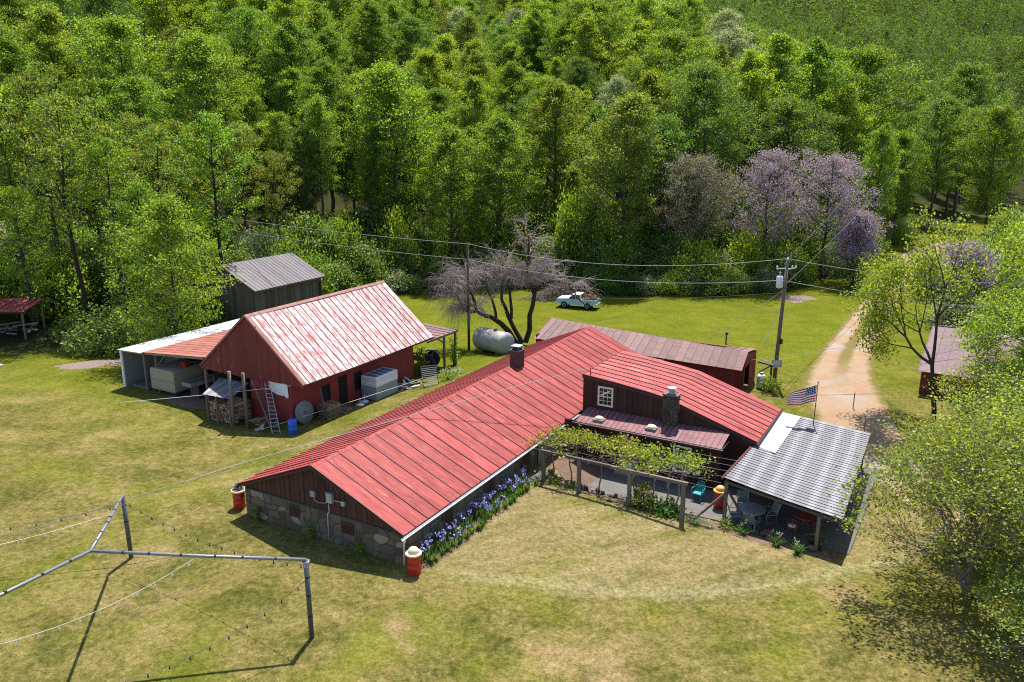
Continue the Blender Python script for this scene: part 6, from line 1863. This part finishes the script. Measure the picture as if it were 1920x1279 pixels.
# the far wood reads as one mass
rg = np.random.default_rng(12)
Cs = []; Bs = []
ck = [k for k in keys if k not in ('pale_a', 'oak_c')]
for x, y in cand[NEAR:]:
    key = rt.choice(ck); far_ = y > 400
    C0 = CENT['tree_' + key]; C0 = C0[rg.integers(0, len(C0), 500 if far_ else 1500)]
    k = rt.uniform(15, 26) / H0[key]; a = rt.uniform(0, 6.28); w_ = k * (1.5 if far_ else 1.15)
    Q = np.stack([x + w_ * (C0[:, 0] * math.cos(a) - C0[:, 1] * math.sin(a)), y + w_ * (C0[:, 0] * math.sin(a) + C0[:, 1] * math.cos(a)), zg(x, y) + k * C0[:, 2]], 1)
    (Bs if far_ else Cs).append(Q)
print('far trees', len(Cs), len(Bs))
V, F = leaves(np.concatenate(Cs), .50, rg, .3)
V2, F2 = leaves(np.concatenate(Bs), 1.0, rg, .3)
V, F = np.concatenate([V, V2]), np.concatenate([F, F2 + len(V)])
tag(link('far_wood', np_mesh('far_wood', V, F, 'leaf_far')), 'far wooded slope beyond the nearer forest trees', 'woodland', kind='stuff')

# ---- sparse trees with thin olive and reddish leaves at the left
SP = [crown_tree('sparse_%d' % i, 300 + i, 17, (3.6, 4.2, 3.9, 4.8)[i], (.34, .30, .40, .36)[i], oval_prof, (26, 30, 24, 28)[i], 5, 62, .19, ('leaf_forest', 'leaf_olive', 'leaf_olive', 'leaf_forest_yellow')[i], 'bark_dark', spread=.34, rise=(.7, .5, .8, .45)[i], tr=.20) for i in range(4)]
for i, (u, vt, Y, lab) in enumerate((
        (-15, 120, 84, 'sparse olive tree cut by the left edge of the picture'), (50, 105, 86, 'sparse olive tree second from the left edge'), (95, 150, 80, 'sparse dark-stemmed tree behind the shelter, with forked trunk'),
        (150, 185, 90, 'sparse reddish olive tree left of the pale tin bay'), (190, 230, 80, 'lower sparse tree with reddish leaves behind the mulch patch'), (235, 190, 92, 'sparse olive tree behind the mulch patch, taller of its neighbours'),
        (285, 215, 86, 'sparse olive tree left behind the bright green tree'), (330, 205, 94, 'sparse tree directly behind the bright green tree'), (385, 185, 89, 'large spreading reddish olive tree right behind the bright green tree'),
        (440, 215, 103, 'spreading sparse tree left behind the plank shed'), (510, 270, 101, 'low spreading tree just behind the plank shed'), (20, 330, 78, 'small sparse tree by the red-roofed shelter'), (250, 320, 76, 'small sparse tree at the lawn edge behind the barn bay'))):
    x, zt = aim(u, vt, Y); tr, cr = SP[i % 4]
    k = (zt - zg(x, Y)) / 17.5
    plant_tree('sparse_tree', (tr, cr), lab, 'tree', (x, Y, zg(x, Y)), i * 1.7, (k * .92, k * .92, k), None)

# ---- the bright green tree by the barn
tb = crown_tree('bright_tree', 55, 14.8, 5.2, .03, tulip_prof, 80, 7, 34, .22, 'leaf_bright', 'bark', spread=.42, rise=.7)
bx, by, _ = wld(-35.9, 20.6)
plant_tree('bright_tree', tb, 'bright green leafy tree behind the pale tin bay of the barn', 'tree', (bx, by, zg(bx, by)), .7)

# ---- purple-flowering trees by the lane
for i, (u, vt, Y, H_, Rr_, mat, lab, seed) in enumerate(((1448, 280, 103, 13, 5.2, 'petal_purple', 'lilac-flowered tree left of the other purple tree', 61), (1560, 292, 106, 13, 6.4, 'petal_purple', 'larger lilac-flowered tree right of its neighbour, nearer the lane', 62),
        (1318, 292, 104, 13, 5.6, 'petal_faded', 'faded mauve and green flowering tree left of the lilac trees', 63), (1612, 400, 100, 9, 2.6, 'petal_purple', 'small lilac-flowered sprig tree beside the lane', 64), (1812, 462, 80, 9, 3.0, 'petal_purple', 'pale lilac tree right of the lane behind the mauve-roofed shed', 65))):
    x, zt = aim(u, vt, Y); z0 = zg(x, Y)
    me = crown_tree('purple_%d' % i, seed, max(6, zt - z0), Rr_, .30, round_prof, 56, 7, 44, .19, mat, 'bark', spread=.46, rise=.75, up=.1)
    plant_tree('flowering_tree', me, lab, 'tree', (x, Y, z0), i, (1, 1, 1))
    st, cr = bush_meshes('under_%d' % i, seed + 9, Rr_ * .9, (zt - z0) * .62, 60, 26, .34, 'leaf_shrub', .5)
    plant_tree('undergrowth', (st, cr), ('green undergrowth below the left lilac tree', 'green undergrowth below the larger lilac tree', 'green undergrowth below the faded mauve tree', 'green undergrowth below the small lilac sprig tree', 'green undergrowth below the pale lilac tree right of the lane')[i], 'shrub', (x + .5, Y + .8, z0), 0, (1, 1, 1), None, ('stem', 'foliage'))

# ---- shrubs along the wood's edge
BU = [bush_meshes('edge_%d' % i, 500 + i, 2.2, 3.0, 100, 52, .20, m, .40) for i, m in enumerate(('leaf_shrub', 'leaf_forest', 'leaf_shrub', 'leaf_forest_deep', 'leaf_silver', 'leaf_forest_yellow'))]
nb = 0
SHR = []
def edge_bush(x, y, kx, kz, i=None, label='shrub along the forest edge', group='shrubs along the forest edge'):
    global nb
    nb += 1
    i = rt.choice([0, 0, 1, 1, 2, 3, 3, 4, 5]) if i is None else i
    kind_ = ('leafy green', 'mid green', 'loose green', 'dark green', 'silvery', 'yellow green')[i]
    SHR.append(None)
    SHR[-1] = plant_tree('edge_shrub', BU[i], kind_ + ' ' + label + (' ' + column(x, y) if 'forest' in label else ''), 'shrub', (x, y, zg(x, y) - .1), rt.uniform(0, 6.28), (kx, kx, kz), group, ('stem', 'foliage'))
x = -27.0
while x < 47:
    y = tab(EDGE, x)
    edge_bush(x, y + rt.uniform(3.0, 5.0), rt.uniform(.7, 1.15), rt.uniform(.6, 1.1))
    edge_bush(x + rt.uniform(-1, 1), y + rt.uniform(6.5, 9.5), rt.uniform(.9, 1.5), rt.uniform(1.1, 2.2))
    edge_bush(x + rt.uniform(-1, 1), y + rt.uniform(10, 15), rt.uniform(1.0, 1.5), rt.uniform(1.6, 3.0), rt.choice([0, 1, 3]))
    edge_bush(x + rt.uniform(-1, 1), y + rt.uniform(16, 24), rt.uniform(1.2, 1.9), rt.uniform(1.6, 3.0), rt.choice([0, 1, 3]))
    x += rt.uniform(1.9, 2.9)
x = -66.0
while x < -25:
    y = tab(EDGE, x)
    if not -55 < x < -46: edge_bush(x, y + rt.uniform(8, 10.5), rt.uniform(.8, 1.25), rt.uniform(.8, 1.3), rt.choice([0, 2, 3, 1]), 'shrub in the thicket at the left lawn edge', 'shrubs at the left lawn edge')
    edge_bush(x + rt.uniform(-1, 1), y + rt.uniform(15.5, 20), rt.uniform(1.0, 1.6), rt.uniform(1.2, 2.2), None, 'shrub in the thicket at the left lawn edge', 'shrubs at the left lawn edge')
    edge_bush(x + rt.uniform(-1, 1), y + rt.uniform(21, 32), rt.uniform(1.2, 2.0), rt.uniform(1.4, 2.4), None, 'shrub in the thicket at the left lawn edge', 'shrubs at the left lawn edge')
    x += rt.uniform(2.4, 3.6)
# both sides of the lane
for i in range(9, len(ROADP) - 1):
    (a, b), (c, d) = ROADP[i], ROADP[i + 1]; L_ = math.hypot(c - a, d - b); nxv, nyv = (d - b) / L_, -(c - a) / L_
    k = 0.0
    while k < L_:
        px_, py_ = a + (c - a) * k / L_, b + (d - b) * k / L_
        for sgn, lo, hi in ((-1, 6.0, 8.5), (1, 7.5, 11)):
            if sgn < 0 and py_ < 104 or sgn > 0 and py_ < 96: continue
            q = rt.uniform(lo, hi)
            edge_bush(px_ + nxv * q * sgn, py_ + nyv * q * sgn, rt.uniform(.8, 1.3), rt.uniform(.8, 1.5), None, 'shrub crowding the upper lane', 'shrubs beside the upper lane')
            edge_bush(px_ + nxv * (q + 4) * sgn, py_ + nyv * (q + 4) * sgn, rt.uniform(1.1, 1.6), rt.uniform(1.5, 2.6), None, 'shrub crowding the upper lane', 'shrubs beside the upper lane')
        k += rt.uniform(2.6, 3.8)
number_alike(SHR, lambda o: o.location.x / o.location.y, 'leftmost', 'from left')
# named single shrubs at the forest edge
for (u, vt, Y, kx, i, lab) in ((738, 410, 106, 1.25, 5, 'yellow green shrub at the forest edge behind the field pole'), (1073, 372, 107, 1.15, 1, 'young green tree-like shrub behind the brush pile, left of its twin'), (1106, 382, 107, 1.05, 3, 'young green tree-like shrub behind the brush pile, right of its twin'),
        (665, 455, 104, 1.1, 4, 'silvery green shrub at the edge of the back field'), (1310, 465, 100, 1.5, 5, 'pale green shrub at the field edge left of the transformer pole')):
    x, zt = aim(u, vt, Y)
    plant_tree('edge_shrub', BU[i], lab, 'shrub', (x, Y, zg(x, Y)), 1.0, (kx, kx, max(.6, (zt - zg(x, Y)) / 3.0)), None, ('stem', 'foliage'))
x, y = -37.5, 71.5
plant_tree('edge_shrub', BU[2], 'big olive green bush at the lawn edge left of the pale tin bay', 'shrub', (x, y, zg(x, y)), .4, (1.5, 1.3, 1.35), None, ('stem', 'foliage'))

# ---- bare weeping tree by the tank
wx, wy = 1.2, 74.2
rg = np.random.default_rng(8)
LIMBS = [[(0, 0, -.3), (-1.5, -.3, 1.5), (-3.2, -.5, 3.0), (-4.6, -.6, 3.6), (-5.4, -.7, 3.5)], [(-2.7, -.4, 2.6), (-3.1, 0, 4.6), (-3.6, .3, 6.2), (-3.9, .4, 7.4)],
         [(-4.6, -.6, 3.6), (-5.2, -.4, 5.6), (-5.7, -.2, 7.3)], [(-.2, .1, .3), (-1.6, .2, 3.0), (-2.2, .3, 4.5), (-2.0, .3, 6.8), (-2.1, .4, 8.0)],
         [(-1.3, .2, 2.6), (-1.35, .5, 4.5), (-1.3, .6, 6.0), (-1.8, .7, 7.9)], [(.1, .1, .3), (.5, .2, 3.0), (.95, .2, 5.0), (.3, .3, 7.2), (.35, .3, 9.0), (.25, .3, 11.5)],
         [(.75, .2, 4.2), (1.8, 0, 6.3), (3.0, -.2, 6.5), (4.6, -.3, 5.6), (6.0, -.3, 4.0)], [(-5.4, -.7, 3.5), (-6.3, -1.0, 5.0), (-7.0, -1.2, 6.6)], [(.9, .2, 5.0), (1.6, .6, 7.0), (2.6, .8, 7.6)]]
RAD = [.34, .16, .15, .24, .18, .27, .15, .12, .12]
segs = []; starts = []
for L_, r0 in zip(LIMBS, RAD):
    for i in range(len(L_) - 1):
        a, b = np.array(L_[i]), np.array(L_[i + 1]); n = len(L_) - 1
        ra, rb = r0 * (1 - .72 * i / n), r0 * (1 - .72 * (i + 1) / n)
        mid = (a + b) / 2 + rg.normal(size=3) * .10
        segs += [(a, mid, ra, (ra + rb) / 2), (mid, b, (ra + rb) / 2, rb)]
        for q in range(7):
            p = a + (b - a) * rg.uniform(); 
            if p[2] > 8.3 and rg.uniform() < .6: continue
            if p[2] > 5.4 or (p[0] < -3.4 and p[2] > 3.3): starts.append((p, (2 if p[0] > 1.2 else 4) if p[2] > 6 else 3))
tw = []
for p, m in starts:
    for q in range(m):
        az = rg.uniform(0, 6.28); L_ = rg.uniform(1.0, 2.6)
        d = np.array([math.cos(az), math.sin(az) * .8, rg.uniform(.3, 1.5)]); d[0] -= .35 if p[0] < -3 else 0; d /= np.linalg.norm(d)
        a = p; r_ = .038
        for k in range(5):
            b = a + d * L_ / 5; tw.append((a, b, r_, r_ * .8)); r_ *= .8; a = b
            d = d + np.array([0, 0, -.17]) + rg.normal(size=3) * .2; d /= np.linalg.norm(d)
            if k >= 1:
                for h_ in range(3):
                    e = d + rg.normal(size=3) * .55; e[2] -= .1; e /= np.linalg.norm(e); c = a; l2 = rg.uniform(.5, 1.25) * (1.7 if p[0] < -4 else 1.0)
                    rr_ = .013
                    for j in range(4):
                        f_ = c + e * l2 / 4; tw.append((c, f_, rr_, rr_ * .8)); c = f_; rr_ *= .82
                        e = e + np.array([0, 0, -.34 if p[0] < -4 else -.16]) + rg.normal(size=3) * .16; e /= np.linalg.norm(e)
wt = thing('weeping_tree', 'bare weeping tree with brown twigs beside the old tank', 'tree', (wx, wy, zg(wx, wy)))
V, F = tubes(segs, 7); link('trunk', np_mesh('weeping_trunk', V, F, 'bark_dark', smooth=True), wt)
V, F = tubes(tw, 3); link('twigs', np_mesh('weeping_twigs', V, F, 'twig_grey'), wt)
C = np.concatenate([np.array([-1.6, .4, 8.0]) + rg.normal(size=(240, 3)) * np.array([1.1, .8, .45]), np.array([.4, .3, 11.0]) + rg.normal(size=(260, 3)) * np.array([1.1, 1.0, 1.1]), np.array([-2.0, .3, 3.8]) + rg.normal(size=(40, 3)) * .4])
V, F = leaves(C, .16, rg, .4); link('leaves', np_mesh('weeping_leaves', V, F, 'leaf_vine'), wt)

# ---- trees on the right, in front of and beside the lane
kw = dict(levels=6, first=.20, kids=(3, 4), ratio=.78, ang=(18, 46), upb=.45, jit=.11, multi=6, curve=3, rratio=.62)
n1 = skel_tree('lane_tree_near', 71, 9.6, .105, 3.2, .125, 'leaf_spring', 'bark_twig', .19, .8, .10, **kw)
plant_tree('lane_tree', n1, 'near multi-stemmed tree with sparse spring leaves at the lower right', 'tree', (18.9, 28.9, zg(18.9, 28.9)), 1.1, (1.2, 1.2, 1.06))
kw2 = dict(levels=6, first=.25, kids=(3, 4), ratio=.72, ang=(24, 54), upb=.30, jit=.13, curve=3, rratio=.66, start_lean=3)
n2 = skel_tree('lane_tree_tall', 83, 13.0, .17, 17, .15, 'leaf_spring', 'bark_dark', .30, .8, .05, **kw2)
plant_tree('lane_tree', n2, 'taller dark-stemmed tree with sparse leaves before the mauve-roofed shed', 'tree', (26.8, 47.2, zg(26.8, 47.2)), .4, (1.05, 1.05, 1.4))
n3 = skel_tree('lane_tree_edge', 91, 9.6, .12, 3.4, .125, 'leaf_spring', 'bark_twig', .21, .8, .1, **kw)
plant_tree('lane_tree', n3, 'multi-stemmed spring tree at the right edge beside the lane', 'tree', (24.6, 34.0, zg(24.6, 34)), 2.6, (1.2, 1.2, 1.1))
plant_tree('lane_tree', n2, 'sparse tree at the right edge beyond the lane bend', 'tree', (31.5, 43.0, zg(31.5, 43)), 2.9, (1.0, 1.0, 1.2))
plant_tree('lane_tree', n3, 'low spring tree in the lower right corner', 'tree', (23.0, 26.2, zg(23, 26.2)), 4.3, (1.05, 1.05, .8))
plant_tree('lane_tree', n3, 'spring tree filling the corner below the near tree', 'tree', (20.6, 24.2, zg(20.6, 24.2)), 1.9, (.9, .9, .55))
plant_tree('lane_tree', n3, 'spring tree leaning over the lane bend behind the near tree', 'tree', (22.2, 33.4, zg(22.2, 33.4)), 5.6, (1.0, 1.0, 1.0))
plant_tree('lane_tree', n1, 'spring tree screening the lower wall of the mauve-roofed shed', 'tree', (31.2, 46.6, zg(31.2, 46.6)), .8, (.9, .9, .72))
plant_tree('lane_tree', n3, 'spring tree screening the right wall of the mauve-roofed shed', 'tree', (35.6, 46.2, zg(35.6, 46.2)), 2.2, (1.0, 1.0, .95))
plant_tree('lane_tree', n2, 'sparse tree at the right edge behind the mauve roof', 'tree', (40.5, 50.5, zg(40.5, 50.5)), 3.0, (1.0, 1.0, 1.1))
plant_tree('lane_tree', n2, 'sparse tree before the right half of the mauve roof', 'tree', (34.5, 47.5, zg(34.5, 47.5)), 1.3, (1.1, 1.1, 1.15))
plant_tree('lane_tree', n1, 'spring tree right of the lane between the near tree and the mauve roof', 'tree', (28.6, 38.8, zg(28.6, 38.8)), 3.3, (1.0, 1.0, 1.0))
plant_tree('lane_tree', n1, 'spring tree cut by the right edge above the corner', 'tree', (27.6, 29.0, zg(27.6, 29)), 5.0, (1.1, 1.1, 1.1))
plant_tree('lane_tree', n2, 'sparse tree beyond the mauve-roofed shed at the right edge', 'tree', (43.0, 56.5, zg(43, 56.5)), 4.4, (1.2, 1.2, 1.3))
for k, (x, y, kx, kz, i, lab) in enumerate(((25.8, 40.6, .9, .9, 5, 'bright bush at the inside of the lane bend'), (27.2, 36.0, .9, .8, 5, 'bright low bush under the right-hand spring trees'), (29.6, 44.2, 1.2, 1.1, 5, 'bright bush under the sparse lane trees'),
        (33.0, 38.5, 1.2, .9, 1, 'green bush at the right edge below the lane'), (41.5, 64.0, 1.3, 1.2, 0, 'green bush behind the mauve-roofed shed, left one'), (46.0, 60.0, 1.5, 1.6, 5, 'bright bush behind the mauve-roofed shed at the right edge'), (47.5, 72, 1.6, 1.7, 0, 'dense bush in the thicket right of the lane'),
        (52, 80, 1.8, 2.0, 1, 'tall green bush in the thicket right of the lane'), (44.5, 76.5, 1.3, 1.1, 4, 'silvery bush right of the lane in the thicket'), (57, 88, 1.8, 2.3, 5, 'tall yellow green bush in the thicket right of the lane'), (50.5, 92.5, 1.3, 1.4, 0, 'leafy bush close to the right side of the upper lane'),
        (62, 78, 2.0, 2.4, 3, 'dark tall bush at the far right of the thicket'), (55, 70, 1.8, 1.9, 1, 'mid green bush at the right edge of the thicket'), (64, 96, 2.0, 2.6, 1, 'tall leafy bush beyond the thicket at the right edge'))):
    plant_tree('thicket_shrub', BU[i], lab, 'shrub', (x, y, zg(x, y)), k * 1.3, (kx, kx, kz), None, ('stem', 'foliage'))
